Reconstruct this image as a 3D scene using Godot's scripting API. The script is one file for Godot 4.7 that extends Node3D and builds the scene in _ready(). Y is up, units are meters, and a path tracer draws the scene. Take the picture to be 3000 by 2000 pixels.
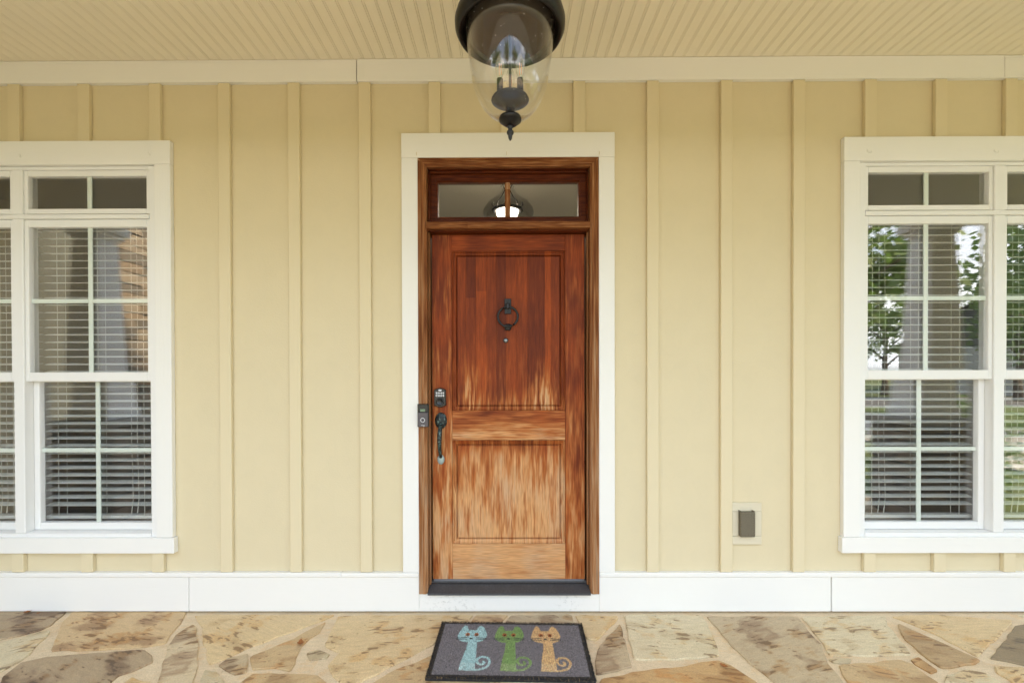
extends Node3D

# ---------------------------------------------------------------- helpers
var rng := RandomNumberGenerator.new()
var UA := Vector3(1, 0, 0)
var UB := Vector3(0, -1, 0)
var UO := Vector2.ZERO
var M := {}
var shapes := {}
var taken := {}

func uv_plain() -> void:
	UA = Vector3(1, 0, 0); UB = Vector3(0, -1, 0); UO = Vector2.ZERO

func mk(smooth := false) -> SurfaceTool:
	var st := SurfaceTool.new()
	st.begin(Mesh.PRIMITIVE_TRIANGLES)
	st.set_smooth_group(0 if smooth else -1)
	return st

func vtx(st: SurfaceTool, p: Vector3) -> void:
	st.set_uv(Vector2(UA.dot(p), UB.dot(p)) + UO)
	st.add_vertex(p)

func tri(st: SurfaceTool, a: Vector3, b: Vector3, c: Vector3, out: Vector3) -> void:
	vtx(st, a)
	if (b - a).cross(c - a).dot(out) > 0.0:
		vtx(st, c); vtx(st, b)
	else:
		vtx(st, b); vtx(st, c)

func quad(st: SurfaceTool, a: Vector3, b: Vector3, c: Vector3, d: Vector3, out: Vector3) -> void:
	tri(st, a, b, c, out)
	tri(st, a, c, d, out)

# a box between two corners, its edges chamfered by e
func bx(st: SurfaceTool, lo: Vector3, hi: Vector3, e := 0.0) -> void:
	var c := (lo + hi) / 2.0
	var h := (hi - lo) / 2.0
	e = minf(e, minf(h.x, minf(h.y, h.z)) * 0.8)
	var ax := [Vector3(1, 0, 0), Vector3(0, 1, 0), Vector3(0, 0, 1)]
	for k in 3:
		var n: Vector3 = ax[k]
		var u: Vector3 = ax[(k + 1) % 3]
		var w: Vector3 = ax[(k + 2) % 3]
		for s in [-1.0, 1.0]:
			var o: Vector3 = c + n * h[k] * s
			var du: Vector3 = u * (h[(k + 1) % 3] - e)
			var dw: Vector3 = w * (h[(k + 2) % 3] - e)
			quad(st, o - du - dw, o + du - dw, o + du + dw, o - du + dw, n * s)
	if e <= 0.0:
		return
	for k in 3:
		var along: Vector3 = ax[k] * (h[k] - e)
		var u: Vector3 = ax[(k + 1) % 3]
		var w: Vector3 = ax[(k + 2) % 3]
		var hu: float = h[(k + 1) % 3]
		var hw: float = h[(k + 2) % 3]
		for su in [-1.0, 1.0]:
			for sw in [-1.0, 1.0]:
				var p: Vector3 = c + u * su * hu + w * sw * (hw - e)
				var q: Vector3 = c + u * su * (hu - e) + w * sw * hw
				quad(st, p - along, p + along, q + along, q - along, u * su + w * sw)
	for sx in [-1.0, 1.0]:
		for sy in [-1.0, 1.0]:
			for sz in [-1.0, 1.0]:
				var s := Vector3(sx, sy, sz)
				tri(st, c + s * Vector3(h.x, h.y - e, h.z - e), c + s * Vector3(h.x - e, h.y, h.z - e), c + s * Vector3(h.x - e, h.y - e, h.z), s)

func done(st: SurfaceTool) -> ArrayMesh:
	st.generate_normals()
	return st.commit()

func box_mesh(lo: Vector3, hi: Vector3, e := 0.0) -> ArrayMesh:
	var st := mk()
	bx(st, lo, hi, e)
	return done(st)

# a shape turned round the y axis: points (radius, height)
func lathe(profile: Array, seg := 40, at := Vector3.ZERO) -> ArrayMesh:
	var st := mk(true)
	lathe_into(st, profile, seg, at)
	return done(st)

func lathe_into(st: SurfaceTool, profile: Array, seg: int, at: Vector3) -> void:
	for i in profile.size() - 1:
		var a: Vector2 = profile[i]
		var b: Vector2 = profile[i + 1]
		var dn := Vector2(b.y - a.y, -(b.x - a.x))
		for k in seg:
			var t0 := TAU * k / seg
			var t1 := TAU * ((k + 1) % seg) / seg
			var tm := TAU * (k + 0.5) / seg
			var d0 := Vector3(cos(t0), 0, sin(t0))
			var d1 := Vector3(cos(t1), 0, sin(t1))
			var out := Vector3(cos(tm) * dn.x, dn.y, sin(tm) * dn.x)
			var p := at + d0 * a.x + Vector3.UP * a.y
			var q := at + d1 * a.x + Vector3.UP * a.y
			var r := at + d1 * b.x + Vector3.UP * b.y
			var s := at + d0 * b.x + Vector3.UP * b.y
			if a.x > 1e-5:
				tri(st, p, q, r if b.x > 1e-5 else s, out)
			if b.x > 1e-5:
				tri(st, p, r, s, out)

# a tube through points with a radius at each
func tube(st: SurfaceTool, pts: Array, radii: Array, seg := 10, flat := 1.0) -> void:
	var rings := []
	for i in pts.size():
		var d: Vector3 = (pts[mini(i + 1, pts.size() - 1)] - pts[maxi(i - 1, 0)]).normalized()
		var ref := Vector3(1, 0, 0) if absf(d.x) < 0.9 else Vector3(0, 1, 0)
		var u: Vector3 = ref - d * ref.dot(d)
		u = u.normalized()
		var w := d.cross(u)
		var ring := []
		for k in seg:
			var t := TAU * k / seg
			ring.append(pts[i] + (u * cos(t) + w * sin(t) * flat) * radii[i])
		rings.append(ring)
	for i in pts.size() - 1:
		for k in seg:
			var k1 := (k + 1) % seg
			var mid: Vector3 = (rings[i][k] + rings[i][k1]) / 2.0 - pts[i]
			quad(st, rings[i][k], rings[i][k1], rings[i + 1][k1], rings[i + 1][k], mid)
	for e in [0, pts.size() - 1]:
		var o: Vector3 = pts[e] - pts[1 if e == 0 else e - 1]
		for k in seg:
			tri(st, pts[e], rings[e][k], rings[e][(k + 1) % seg], o)

# a moulding run round a rectangle (or only its sides and head): profile points are (distance inwards, depth z)
func frame_sweep(st: SurfaceTool, x0: float, x1: float, y0: float, y1: float, profile: Array, open_foot := false) -> void:
	for i in profile.size() - 1:
		var a: Vector2 = profile[i]
		var b: Vector2 = profile[i + 1]
		var dz := b.y - a.y
		var dt := b.x - a.x
		var fa := 0.0 if open_foot else a.x
		var fb := 0.0 if open_foot else b.x
		quad(st, Vector3(x0 + a.x, y0 + fa, a.y), Vector3(x0 + a.x, y1 - a.x, a.y), Vector3(x0 + b.x, y1 - b.x, b.y), Vector3(x0 + b.x, y0 + fb, b.y), Vector3(-dz, 0, dt))
		quad(st, Vector3(x1 - a.x, y0 + fa, a.y), Vector3(x1 - a.x, y1 - a.x, a.y), Vector3(x1 - b.x, y1 - b.x, b.y), Vector3(x1 - b.x, y0 + fb, b.y), Vector3(dz, 0, dt))
		quad(st, Vector3(x0 + a.x, y1 - a.x, a.y), Vector3(x1 - a.x, y1 - a.x, a.y), Vector3(x1 - b.x, y1 - b.x, b.y), Vector3(x0 + b.x, y1 - b.x, b.y), Vector3(0, dz, dt))
		if not open_foot:
			quad(st, Vector3(x0 + a.x, y0 + a.x, a.y), Vector3(x1 - a.x, y0 + a.x, a.y), Vector3(x1 - b.x, y0 + b.x, b.y), Vector3(x0 + b.x, y0 + b.x, b.y), Vector3(0, -dz, dt))

func numbered(called: String) -> String:
	taken[called] = taken.get(called, -1) + 1
	return called if taken[called] == 0 else "%s_%03d" % [called, taken[called]]

func thing(called: String, label: String, category: String, at := Vector3.ZERO, group := "") -> Node3D:
	var o := Node3D.new()
	o.name = numbered(called)
	o.position = at
	add_child(o)
	o.set_meta("label", label)
	o.set_meta("category", category)
	if group:
		o.set_meta("group", group)
	return o

func part(called: String, mesh: Mesh, m: Material, parent: Node3D, at := Vector3.ZERO) -> MeshInstance3D:
	var o := MeshInstance3D.new()
	o.name = called
	o.mesh = mesh
	o.material_override = m
	parent.add_child(o, true)
	o.position = at
	return o

func structure(called: String, mesh: Mesh, m: Material, label := "") -> MeshInstance3D:
	var o := part(numbered(called), mesh, m, self)
	o.set_meta("kind", "structure")
	if label:
		o.set_meta("label", label)
	return o

func lone(called: String, mesh: Mesh, m: Material, label: String, category: String, at := Vector3.ZERO, group := "") -> MeshInstance3D:
	var o := part(numbered(called), mesh, m, self, at)
	o.set_meta("label", label)
	o.set_meta("category", category)
	if group:
		o.set_meta("group", group)
	return o

func lin(r: float, g: float, b: float) -> Color:
	return Color(r, g, b).linear_to_srgb()

func mat(called: String, c: Color, rough: float, metal := 0.0) -> StandardMaterial3D:
	var m := StandardMaterial3D.new()
	m.resource_name = called
	m.albedo_color = c
	m.roughness = rough
	m.metallic = metal
	M[called] = m
	return m

func noise(freq: float, seed_: int, octaves := 3) -> FastNoiseLite:
	var n := FastNoiseLite.new()
	n.noise_type = FastNoiseLite.TYPE_SIMPLEX_SMOOTH
	n.frequency = freq
	n.seed = seed_
	n.fractal_octaves = octaves
	return n

func tex(im: Image) -> ImageTexture:
	return ImageTexture.create_from_image(im)

# relief picture: noise stretched by (sx, sy), tileable by mirroring
func relief(w: int, h: int, fx: float, fy: float, seed_: int, fine := 0.3) -> ImageTexture:
	var n := noise(1.0, seed_, 3)
	var data := PackedByteArray()
	data.resize(w * h)
	var r := RandomNumberGenerator.new()
	r.seed = seed_
	for y in h:
		var my := absf(y - h / 2.0)
		for x in w:
			var mx := absf(x - w / 2.0)
			data[y * w + x] = clampi(int(128.0 + 110.0 * ((1.0 - fine) * n.get_noise_2d(mx * fx, my * fy) + fine * r.randf_range(-0.5, 0.5))), 0, 255)
	return tex(Image.create_from_data(w, h, false, Image.FORMAT_L8, data))

func with_relief(m: StandardMaterial3D, t: Texture2D, scale: Vector3, cm: float) -> void:
	m.heightmap_enabled = true
	m.heightmap_texture = t
	m.heightmap_scale = cm
	m.uv1_triplanar = true
	m.uv1_world_triplanar = true
	m.uv1_scale = scale

# ---------------------------------------------------------------- materials
func mix3(a: Color, b: Color, c: Color, t: float) -> Color:
	return a.lerp(b, clampf(t * 2.0, 0, 1)) if t < 0.5 else b.lerp(c, clampf(t * 2.0 - 1.0, 0, 1))

func rgb8(r: int, g: int, b: int) -> Color:
	return Color(r / 255.0, g / 255.0, b / 255.0)

# the weathered door: varnish left at the head, worn to bare wood lower down, grain along each member
func door_image() -> Image:
	var w := 420
	var h := 930
	var im := Image.create(w, h, false, Image.FORMAT_RGB8)
	var fine := noise(1.0, 11, 2)
	var med := noise(1.0, 12, 3)
	var patch := noise(1.0, 13, 4)
	var big := noise(1.0, 14, 2)
	var dark := rgb8(98, 42, 20)
	var red := rgb8(158, 73, 29)
	var orange := rgb8(174, 104, 53)
	var pale := rgb8(204, 153, 103)
	var grey := rgb8(198, 158, 120)
	var edges := [0.150, 0.199, 0.258, 0.320, 0.379, 0.437, 0.500, 0.562, 0.665, 0.701, 0.760]
	var tone := [0.50, 0.02, 0.85, 0.38, 0.05, 0.52, 0.50, 0.12, 0.92, 0.42]
	for j in h:
		var yh := 2.0325 * (1.0 - (j + 0.5) / h)
		var t := yh / 2.0325
		for i in w:
			var x := 0.8987 * (i + 0.5) / w
			var inner := x > 0.1177 and x < 0.7837
			var upper := inner and yh > 0.9965 and yh < 1.9344
			var lower := inner and yh > 0.2102 and yh < 0.8214
			var rail := inner and not upper and not lower
			var a := x if rail else yh
			var b := yh + 7.0 if rail else x
			if not inner:
				b += 3.0 if x > 0.5 else 0.0
			elif upper:
				b += 11.0
			elif lower:
				b += 17.0
			var f := fine.get_noise_2d(a * 9.0, b * 330.0)
			var m := med.get_noise_2d(a * 3.2, b * 110.0)
			var p := patch.get_noise_2d(a * 4.2, b * 46.0)
			var blot := patch.get_noise_2d(a * 2.4 + 31.0, b * 13.0)
			var g := big.get_noise_2d(x * 4.0, yh * 2.4)
			# how much of the varnish is gone
			var wear := 0.0
			var t1 := clampf((1.62 - yh) / 1.3, 0, 1)
			if upper:
				var bare := exp(-pow((x - 0.235) / 0.055, 2) - pow((yh - 1.13) / 0.13, 2)) + exp(-pow((x - 0.655) / 0.075, 2) - pow((yh - 1.10) / 0.13, 2)) + 0.5 * smoothstep(1.16, 1.02, yh)
				wear = -0.10 + 0.22 * smoothstep(1.75, 1.0, yh) + 0.55 * bare * (0.75 + 1.1 * p) + 0.26 * blot + 0.16 * p + 0.08 * m
			elif lower:
				wear = 0.60 + 0.22 * smoothstep(0.75, 0.35, yh) - 0.26 * smoothstep(0.70, 0.82, yh) + 0.24 * p + 0.36 * blot + 0.12 * m
			elif rail:
				wear = 0.02 + 0.66 * t1 + 0.26 * p + 0.20 * blot + 0.16 * m
				if yh < 0.21:
					wear = 0.84 + 0.18 * p + 0.16 * blot
				elif yh < 0.9965:
					wear += 0.30 * smoothstep(0.95, 0.83, yh)
			elif x < 0.5:
				wear = 0.06 + 0.62 * t1 + 0.28 * p + 0.56 * blot + 0.12 * m
			else:
				wear = 0.10 + 0.38 * t1 + 0.24 * p + 0.36 * blot + 0.12 * m
			var c: Color
			var v := 0.46 + 0.34 * m + 0.45 * g + 0.25 * p
			if upper:
				var k := 0
				while k < 9 and x > edges[k + 1]:
					k += 1
				var tn: float = tone[k]
				if k == 1 and yh < 1.66:
					tn = 0.55
				if k == 2 and yh > 1.70:
					tn = 0.45
				v = 0.22 * m + 0.25 * p + 0.25 * g + tn * 0.85 + 0.06
			var ramp := smoothstep(0.04, 0.90, wear)
			c = dark.lerp(red, clampf(v, 0, 1))
			if ramp < 0.5:
				c = c.lerp(orange, ramp * 1.7)
			else:
				c = c.lerp(orange, 0.85).lerp(pale.lerp(grey, clampf(0.25 + 0.9 * g + 0.5 * m, 0, 1)), clampf(ramp * 2.0 - 1.0, 0, 1))
			# streaks of old varnish left in the bare wood
			var scar := smoothstep(0.12, 0.55, med.get_noise_2d(a * 4.0 + 40.0, b * 70.0) - 0.5 * blot) * smoothstep(0.3, 0.6, ramp) * (0.42 if yh > 0.21 else 0.15)
			c = c.lerp(rgb8(134, 64, 27), clampf(scar, 0, 1))
			c = c * (1.0 + 0.15 * f)
			im.set_pixel(i, j, c)
	return im

# wood of the frame: across u, height along v
func frame_image(w: int, h: int, flat: bool, seed_: int) -> Image:
	var im := Image.create(w, h, false, Image.FORMAT_RGB8)
	var fine := noise(1.0, seed_, 2)
	var patch := noise(1.0, seed_ + 1, 3)
	for j in h:
		for i in w:
			var al := (i / float(w) if flat else j / float(h))
			var ac := (j / float(h) if flat else i / float(w))
			var up := 0.0 if flat else clampf(al, 0, 1)
			var f := fine.get_noise_2d(al * 9.0, ac * 70.0)
			var g := fine.get_noise_2d(al * 3.5 + 20.0, ac * 26.0)
			var p := patch.get_noise_2d(al * 7.0, ac * 9.0)
			var wear := clampf(0.30 + 0.46 * up + 0.34 * p + 0.40 * g, 0, 1)
			var c := mix3(rgb8(100, 54, 28), rgb8(146, 96, 58), rgb8(186, 150, 114), wear)
			c = c.lerp(rgb8(150, 122, 100), clampf(0.9 * g + 0.4 * p - 0.05, 0, 0.6) * up)
			im.set_pixel(i, j, c * (1.0 + 0.16 * f))
	return im

# flagstone: base tone, clouds of stain, streaky flecks along one direction
func stone_image(n: int, seed_: int, base: Color, cloud: Color, fleck: Color, rust: Color, cover: float, flecks: float) -> Image:
	var im := Image.create(n, n, false, Image.FORMAT_RGB8)
	var a := noise(1.0, seed_, 4)
	var b := noise(1.0, seed_ + 1, 3)
	var c := noise(1.0, seed_ + 2, 3)
	for j in n:
		for i in n:
			var x := 1.2 * i / n
			var y := 1.2 * j / n
			var wx := x + 0.05 * b.get_noise_2d(x * 6.0, y * 6.0)
			var big := a.get_noise_2d(wx * 3.4, y * 5.2)
			var st := b.get_noise_2d(wx * 11.0, y * 34.0)
			var fn := c.get_noise_2d(x * 110.0, y * 170.0)
			var zone := c.get_noise_2d(x * 4.5 + 9.0, y * 4.5)
			var col := base.lerp(cloud, 0.85 * smoothstep(0.04 - cover, 0.58 - cover, big + 0.22 * st))
			col = col.lerp(rust, 0.45 * smoothstep(0.12, 0.5, zone + 0.35 * st))
			col = col.lerp(fleck, 0.55 * smoothstep(0.52 - flecks, 0.68 - flecks, st + 0.5 * big + 0.45 * zone + 0.10 * fn))
			im.set_pixel(i, j, col * (1.0 + 0.13 * fn + 0.05 * st))
	return im

func mottle(n: int, seed_: int, lo: float, hi: float, f: float) -> ImageTexture:
	var a := noise(1.0, seed_, 4)
	var im := Image.create(n, n, false, Image.FORMAT_RGB8)
	for j in n:
		for i in n:
			var v := lerpf(lo, hi, clampf(0.5 + 0.8 * a.get_noise_2d(absf(i - n / 2.0) * f, absf(j - n / 2.0) * f), 0, 1))
			im.set_pixel(i, j, Color(v, v, v))
	return tex(im)

func in_poly(p: Vector2, poly: PackedVector2Array) -> bool:
	return Geometry2D.is_point_in_polygon(p, poly)

# the print of the mat: three cats on grey, in metres from its middle
func mat_image() -> Image:
	var w := 608
	var h := 364
	var im := Image.create(w, h, false, Image.FORMAT_RGB8)
	var n := noise(1.0, 61, 2)
	var r := RandomNumberGenerator.new()
	r.seed = 5
	var head := PackedVector2Array([Vector2(-0.072, -0.089), Vector2(-0.066, -0.125), Vector2(-0.053, -0.172), Vector2(-0.042, -0.192), Vector2(-0.030, -0.185), Vector2(-0.018, -0.146), Vector2(0.020, -0.147), Vector2(0.032, -0.180), Vector2(0.044, -0.191), Vector2(0.060, -0.176), Vector2(0.075, -0.130), Vector2(0.079, -0.099), Vector2(0.069, -0.062), Vector2(0.045, -0.045), Vector2(-0.025, -0.041), Vector2(-0.048, -0.050), Vector2(-0.064, -0.066)])
	var body := PackedVector2Array([Vector2(-0.012, -0.045), Vector2(0.034, -0.045), Vector2(0.036, 0.02), Vector2(0.041, 0.176), Vector2(-0.034, 0.173), Vector2(-0.028, 0.10), Vector2(-0.016, 0.02)])
	var tail := [Vector2(0.039, 0.169), Vector2(0.056, 0.168), Vector2(0.075, 0.161), Vector2(0.092, 0.150), Vector2(0.100, 0.136), Vector2(0.106, 0.120), Vector2(0.105, 0.102), Vector2(0.098, 0.086), Vector2(0.089, 0.078), Vector2(0.072, 0.073), Vector2(0.058, 0.077), Vector2(0.049, 0.086), Vector2(0.045, 0.100), Vector2(0.047, 0.114), Vector2(0.054, 0.126), Vector2(0.065, 0.131), Vector2(0.076, 0.127), Vector2(0.081, 0.117), Vector2(0.076, 0.107)]
	var cats := [[-0.205, rgb8(158, 192, 192)], [-0.014, rgb8(120, 148, 88)], [0.173, rgb8(206, 166, 118)]]
	for j in h:
		for i in w:
			var p := Vector2((i + 0.5) / w * 0.76 - 0.38, (j + 0.5) / h * 0.455 - 0.2275)
			p += Vector2(r.randf_range(-0.002, 0.002), r.randf_range(-0.003, 0.003))
			var c := rgb8(114, 109, 111)
			var fuzz := r.randf_range(0.55, 1.4) * (1.0 + 0.25 * n.get_noise_2d(i * 0.35, j * 0.15))
			if absf(p.x) > 0.357 or absf(p.y) > 0.205:
				c = rgb8(38, 36, 35)
				if r.randf() < 0.08:
					c = rgb8(120, 98, 66)
			else:
				for cat in cats:
					var q := p - Vector2(cat[0], 0)
					if absf(q.x) > 0.12:
						continue
					var hit := in_poly(q, head) or in_poly(q, body)
					if not hit and q.x > 0.03 and q.y > 0.06:
						for k in tail.size() - 1:
							if q.distance_to(Geometry2D.get_closest_point_to_segment(q, tail[k], tail[k + 1])) < 0.0065:
								hit = true
								break
					if hit:
						c = cat[1]
						if q.y > 0.12 and r.randf() < 0.25:
							c = c.lerp(rgb8(210, 196, 176), 0.6)
					for ex in [-0.021, 0.025]:
						var e := (q - Vector2(ex, -0.108)) * Vector2(1.0, 0.8)
						if e.length() < 0.0115:
							c = rgb8(160, 96, 54)
						if (e - Vector2(0.001, 0.003)).length() < 0.006:
							c = rgb8(70, 40, 24)
					if absf(q.x - 0.001) < 0.008 and absf(q.y + 0.074) < 0.006:
						c = rgb8(48, 54, 54)
					if absf(absf(q.x - 0.003) - 0.05) < 0.028 and (absf(q.y + 0.079 - 0.10 * (absf(q.x) - 0.05)) < 0.0035 or absf(q.y + 0.066) < 0.0035) and r.randf() < 0.7:
						c = rgb8(52, 58, 56)
			im.set_pixel(i, j, c * fuzz)
	return im

func make_materials() -> void:
	var grain_h := relief(256, 256, 0.012, 0.16, 21, 0.25)
	var grain_v := relief(256, 256, 0.16, 0.012, 22, 0.25)
	var stipple := relief(256, 256, 0.22, 0.22, 23, 0.5)
	var soft := mottle(256, 24, 0.99, 1.0, 0.012)
	var m := mat("siding_paint", lin(0.70, 0.602, 0.395), 0.75)
	m.albedo_texture = soft
	with_relief(m, stipple, Vector3(1.6, 1.6, 1.6), 0.11)
	m = mat("batten_paint", lin(0.71, 0.612, 0.405), 0.7)
	with_relief(m, grain_v, Vector3(1.7, 1.7, 1.7), 0.05)
	m = mat("trim_level", lin(0.835, 0.82, 0.775), 0.55)
	with_relief(m, grain_h, Vector3(1.7, 1.7, 1.7), 0.07)
	m = mat("trim_upright", lin(0.835, 0.82, 0.775), 0.55)
	with_relief(m, grain_v, Vector3(1.7, 1.7, 1.7), 0.07)
	m = mat("scuffed_trim", lin(0.835, 0.82, 0.775), 0.55)
	var si := Image.create(512, 64, false, Image.FORMAT_RGB8)
	var sn := noise(1.0, 71, 4)
	for j in 64:
		for i in 512:
			var zone := maxf(exp(-pow((i - 90.0) / 60.0, 2)), 0.8 * exp(-pow((i - 425.0) / 30.0, 2)))
			var k := smoothstep(0.18, 0.55, sn.get_noise_2d(i * 0.06, j * 0.05) * 0.7 + sn.get_noise_2d(i * 0.25, j * 0.2) * 0.5) * zone
			si.set_pixel(i, j, Color(1, 1, 1).lerp(Color(0.6, 0.6, 0.59), 0.4 * k))
	m.albedo_texture = tex(si)
	mat("vinyl", lin(0.82, 0.81, 0.78), 0.35)
	mat("grille", lin(0.70, 0.76, 0.68), 0.4)
	m = mat("ceiling_paint", lin(0.86, 0.785, 0.61), 0.6)
	m.albedo_texture = soft
	m.uv1_triplanar = true
	m.uv1_world_triplanar = true
	m = mat("pane", Color(1, 1, 1, 0.002), 0.01)
	m.transparency = BaseMaterial3D.TRANSPARENCY_ALPHA
	m = mat("lamp_glass", Color(1, 1, 1, 0.004), 0.02)
	m.transparency = BaseMaterial3D.TRANSPARENCY_ALPHA
	m = mat("bulb_glass", Color(0.85, 0.8, 0.7, 0.16), 0.05)
	m.transparency = BaseMaterial3D.TRANSPARENCY_ALPHA
	m = mat("seed", Color(0.95, 0.93, 0.88), 0.2)
	m = mat("bronze", lin(0.014, 0.011, 0.009), 0.34, 0.0)
	m.clearcoat_enabled = true
	m.clearcoat = 0.15
	m.metallic_specular = 0.36
	m.clearcoat_roughness = 0.18
	m.albedo_texture = mottle(128, 31, 0.6, 1.0, 0.09)
	mat("pan_enamel", lin(0.045, 0.032, 0.021), 0.05)
	m = mat("iron", lin(0.018, 0.018, 0.019), 0.5, 0.2)
	m = mat("black_plastic", lin(0.012, 0.012, 0.013), 0.25)
	mat("bell_grey", lin(0.085, 0.072, 0.080), 0.4)
	mat("sensor", lin(0.16, 0.23, 0.15), 0.2)
	mat("white_print", lin(0.75, 0.75, 0.76), 0.4)
	m = mat("verdigris", Color(1, 1, 1), 0.42, 0.35)
	var vim := Image.create(128, 128, false, Image.FORMAT_RGB8)
	var vn := noise(0.035, 33, 4)
	for j in 128:
		for i in 128:
			vim.set_pixel(i, j, rgb8(28, 34, 36).lerp(rgb8(110, 136, 128), smoothstep(0.02, 0.5, vn.get_noise_2d(i, j))))
	m.albedo_texture = tex(vim)
	m.uv1_triplanar = true
	m.uv1_scale = Vector3(9, 9, 9)
	m = mat("pale_verdigris", lin(0.34, 0.42, 0.40), 0.5, 0.2)
	mat("steel", lin(0.22, 0.24, 0.26), 0.25, 0.9)
	m = mat("door_wood", Color(1, 1, 1), 0.5)
	m.metallic_specular = 0.28
	m.albedo_texture = tex(door_image())
	m.texture_repeat = false
	m = mat("frame_wood", Color(1, 1, 1), 0.6)
	m.metallic_specular = 0.25
	m.albedo_texture = tex(frame_image(192, 768, false, 41))
	m = mat("head_wood", Color(1, 1, 1), 0.6)
	m.metallic_specular = 0.25
	m.albedo_texture = tex(frame_image(640, 128, true, 45))
	m = mat("shaded_varnish", rgb8(176, 130, 94), 0.45)  # darker varnish, plus the shade of bar and casing put in the tint
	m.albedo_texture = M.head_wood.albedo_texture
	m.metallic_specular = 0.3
	m = mat("threshold_metal", lin(0.11, 0.105, 0.105), 0.5, 0.2)
	m.albedo_texture = mottle(128, 57, 0.45, 1.0, 0.22)
	m.uv1_triplanar = true
	m.uv1_scale = Vector3(4, 4, 4)
	mat("sweep_grey", lin(0.16, 0.16, 0.17), 0.6)
	mat("cover_bronze", lin(0.19, 0.16, 0.105), 0.6, 0.0)
	M.cover_bronze.albedo_texture = mottle(128, 37, 0.75, 1.0, 0.2)
	for b in ["cover_bronze", "bronze"]:
		M[b].uv1_triplanar = true
		M[b].uv1_scale = Vector3(5, 5, 5)
	m = mat("block_paint", lin(0.67, 0.60, 0.44), 0.7)
	mat("slat", lin(0.78, 0.80, 0.74), 0.45)
	mat("cord", lin(0.66, 0.66, 0.58), 0.8)
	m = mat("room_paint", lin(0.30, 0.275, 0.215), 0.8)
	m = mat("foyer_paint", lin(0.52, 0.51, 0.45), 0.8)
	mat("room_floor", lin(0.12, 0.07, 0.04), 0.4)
	m = mat("bowl_glow", Color(1, 0.97, 0.9), 0.4)
	m.emission_enabled = true
	m.emission = Color(1, 0.95, 0.86)
	m.emission_energy_multiplier = 1.6
	m = mat("filament", Color(0.95, 0.55, 0.15), 0.4)
	# floor
	m = mat("mortar", Color(1, 1, 1), 0.9)
	var mi := stone_image(384, 81, rgb8(214, 193, 160), rgb8(206, 182, 148), rgb8(194, 168, 134), rgb8(212, 180, 138), 0.0, -0.1)
	m.albedo_texture = tex(mi)
	with_relief(m, stipple, Vector3(1.1, 1.1, 1.1), 0.45)
	var cleft := relief(384, 384, 0.028, 0.085, 25, 0.2)
	var kinds := [
		["stone_pale", rgb8(208, 192, 158), rgb8(184, 162, 126), rgb8(98, 78, 56), rgb8(196, 158, 106), 0.0, 0.10],
		["stone_brown", rgb8(202, 182, 148), rgb8(160, 134, 104), rgb8(96, 74, 52), rgb8(170, 124, 70), 0.12, 0.10],
		["stone_dark", rgb8(184, 162, 130), rgb8(134, 110, 86), rgb8(78, 62, 48), rgb8(146, 106, 64), 0.14, 0.14],
		["stone_tan", rgb8(192, 164, 122), rgb8(164, 132, 92), rgb8(112, 84, 56), rgb8(184, 130, 72), 0.05, 0.12],
		["stone_grey", rgb8(156, 138, 108), rgb8(122, 106, 84), rgb8(82, 72, 62), rgb8(146, 122, 90), 0.1, 0.02]]
	for k in kinds.size():
		var d: Array = kinds[k]
		m = mat(d[0], Color(1, 1, 1), 0.62)
		m.albedo_texture = tex(stone_image(448, 100 + 7 * k, d[1], d[2], d[3], d[4], d[5], d[6]))
		m.heightmap_enabled = true
		m.heightmap_texture = cleft
		m.heightmap_scale = 0.55
		for v in 2:
			var t: StandardMaterial3D = m.duplicate()
			t.albedo_color = [Color(0.92, 0.91, 0.90), Color(1.0, 0.95, 0.88)][v]
			M["%s_%d" % [d[0], v]] = t
	m = mat("mat_print", Color(1, 1, 1), 0.95)
	m.albedo_texture = tex(mat_image())
	m.heightmap_enabled = true
	m.heightmap_texture = relief(256, 160, 0.4, 0.4, 27, 0.8)
	m.heightmap_scale = 0.3
	mat("rubber", lin(0.012, 0.012, 0.012), 0.9)
	m = mat("pile", Color(1, 1, 1), 0.95)
	m.vertex_color_use_as_albedo = true
	mat("dead_leaf", lin(0.30, 0.11, 0.028), 0.7)
	# outside
	m = mat("lawn", Color(1, 1, 1), 0.95)
	var li := Image.create(256, 256, false, Image.FORMAT_RGB8)
	var ln := noise(0.05, 51, 4)
	for j in 256:
		for i in 256:
			li.set_pixel(i, j, rgb8(64, 80, 36).lerp(rgb8(94, 104, 54), 0.5 + 0.8 * ln.get_noise_2d(absf(i - 128.0), absf(j - 128.0))))
	m.albedo_texture = tex(li)
	m.uv1_triplanar = true
	m.uv1_world_triplanar = true
	m.uv1_scale = Vector3(0.25, 0.25, 0.25)
	m = mat("concrete", lin(0.46, 0.44, 0.40), 0.85)
	m.albedo_texture = mottle(128, 53, 0.8, 1.0, 0.1)
	m.uv1_triplanar = true
	m.uv1_world_triplanar = true
	m = mat("bounce_paving_tan", lin(0.50, 0.42, 0.31), 0.85)  # warm tan for the paving added to bounce light
	m.albedo_texture = mottle(128, 55, 0.75, 1.0, 0.1)
	m.uv1_triplanar = true
	m.uv1_world_triplanar = true
	mat("asphalt", lin(0.10, 0.10, 0.10), 0.9)
	mat("column_paint", lin(0.86, 0.86, 0.85), 0.45)
	m = mat("bark", lin(0.09, 0.065, 0.045), 0.9)
	for k in 2:
		m = mat("leaf_%d" % k, lin([0.07, 0.10][k], [0.12, 0.15][k], [0.03, 0.04][k]), 0.6)
		m.backlight_enabled = true
		m.backlight = lin(0.10, 0.18, 0.03)
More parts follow.
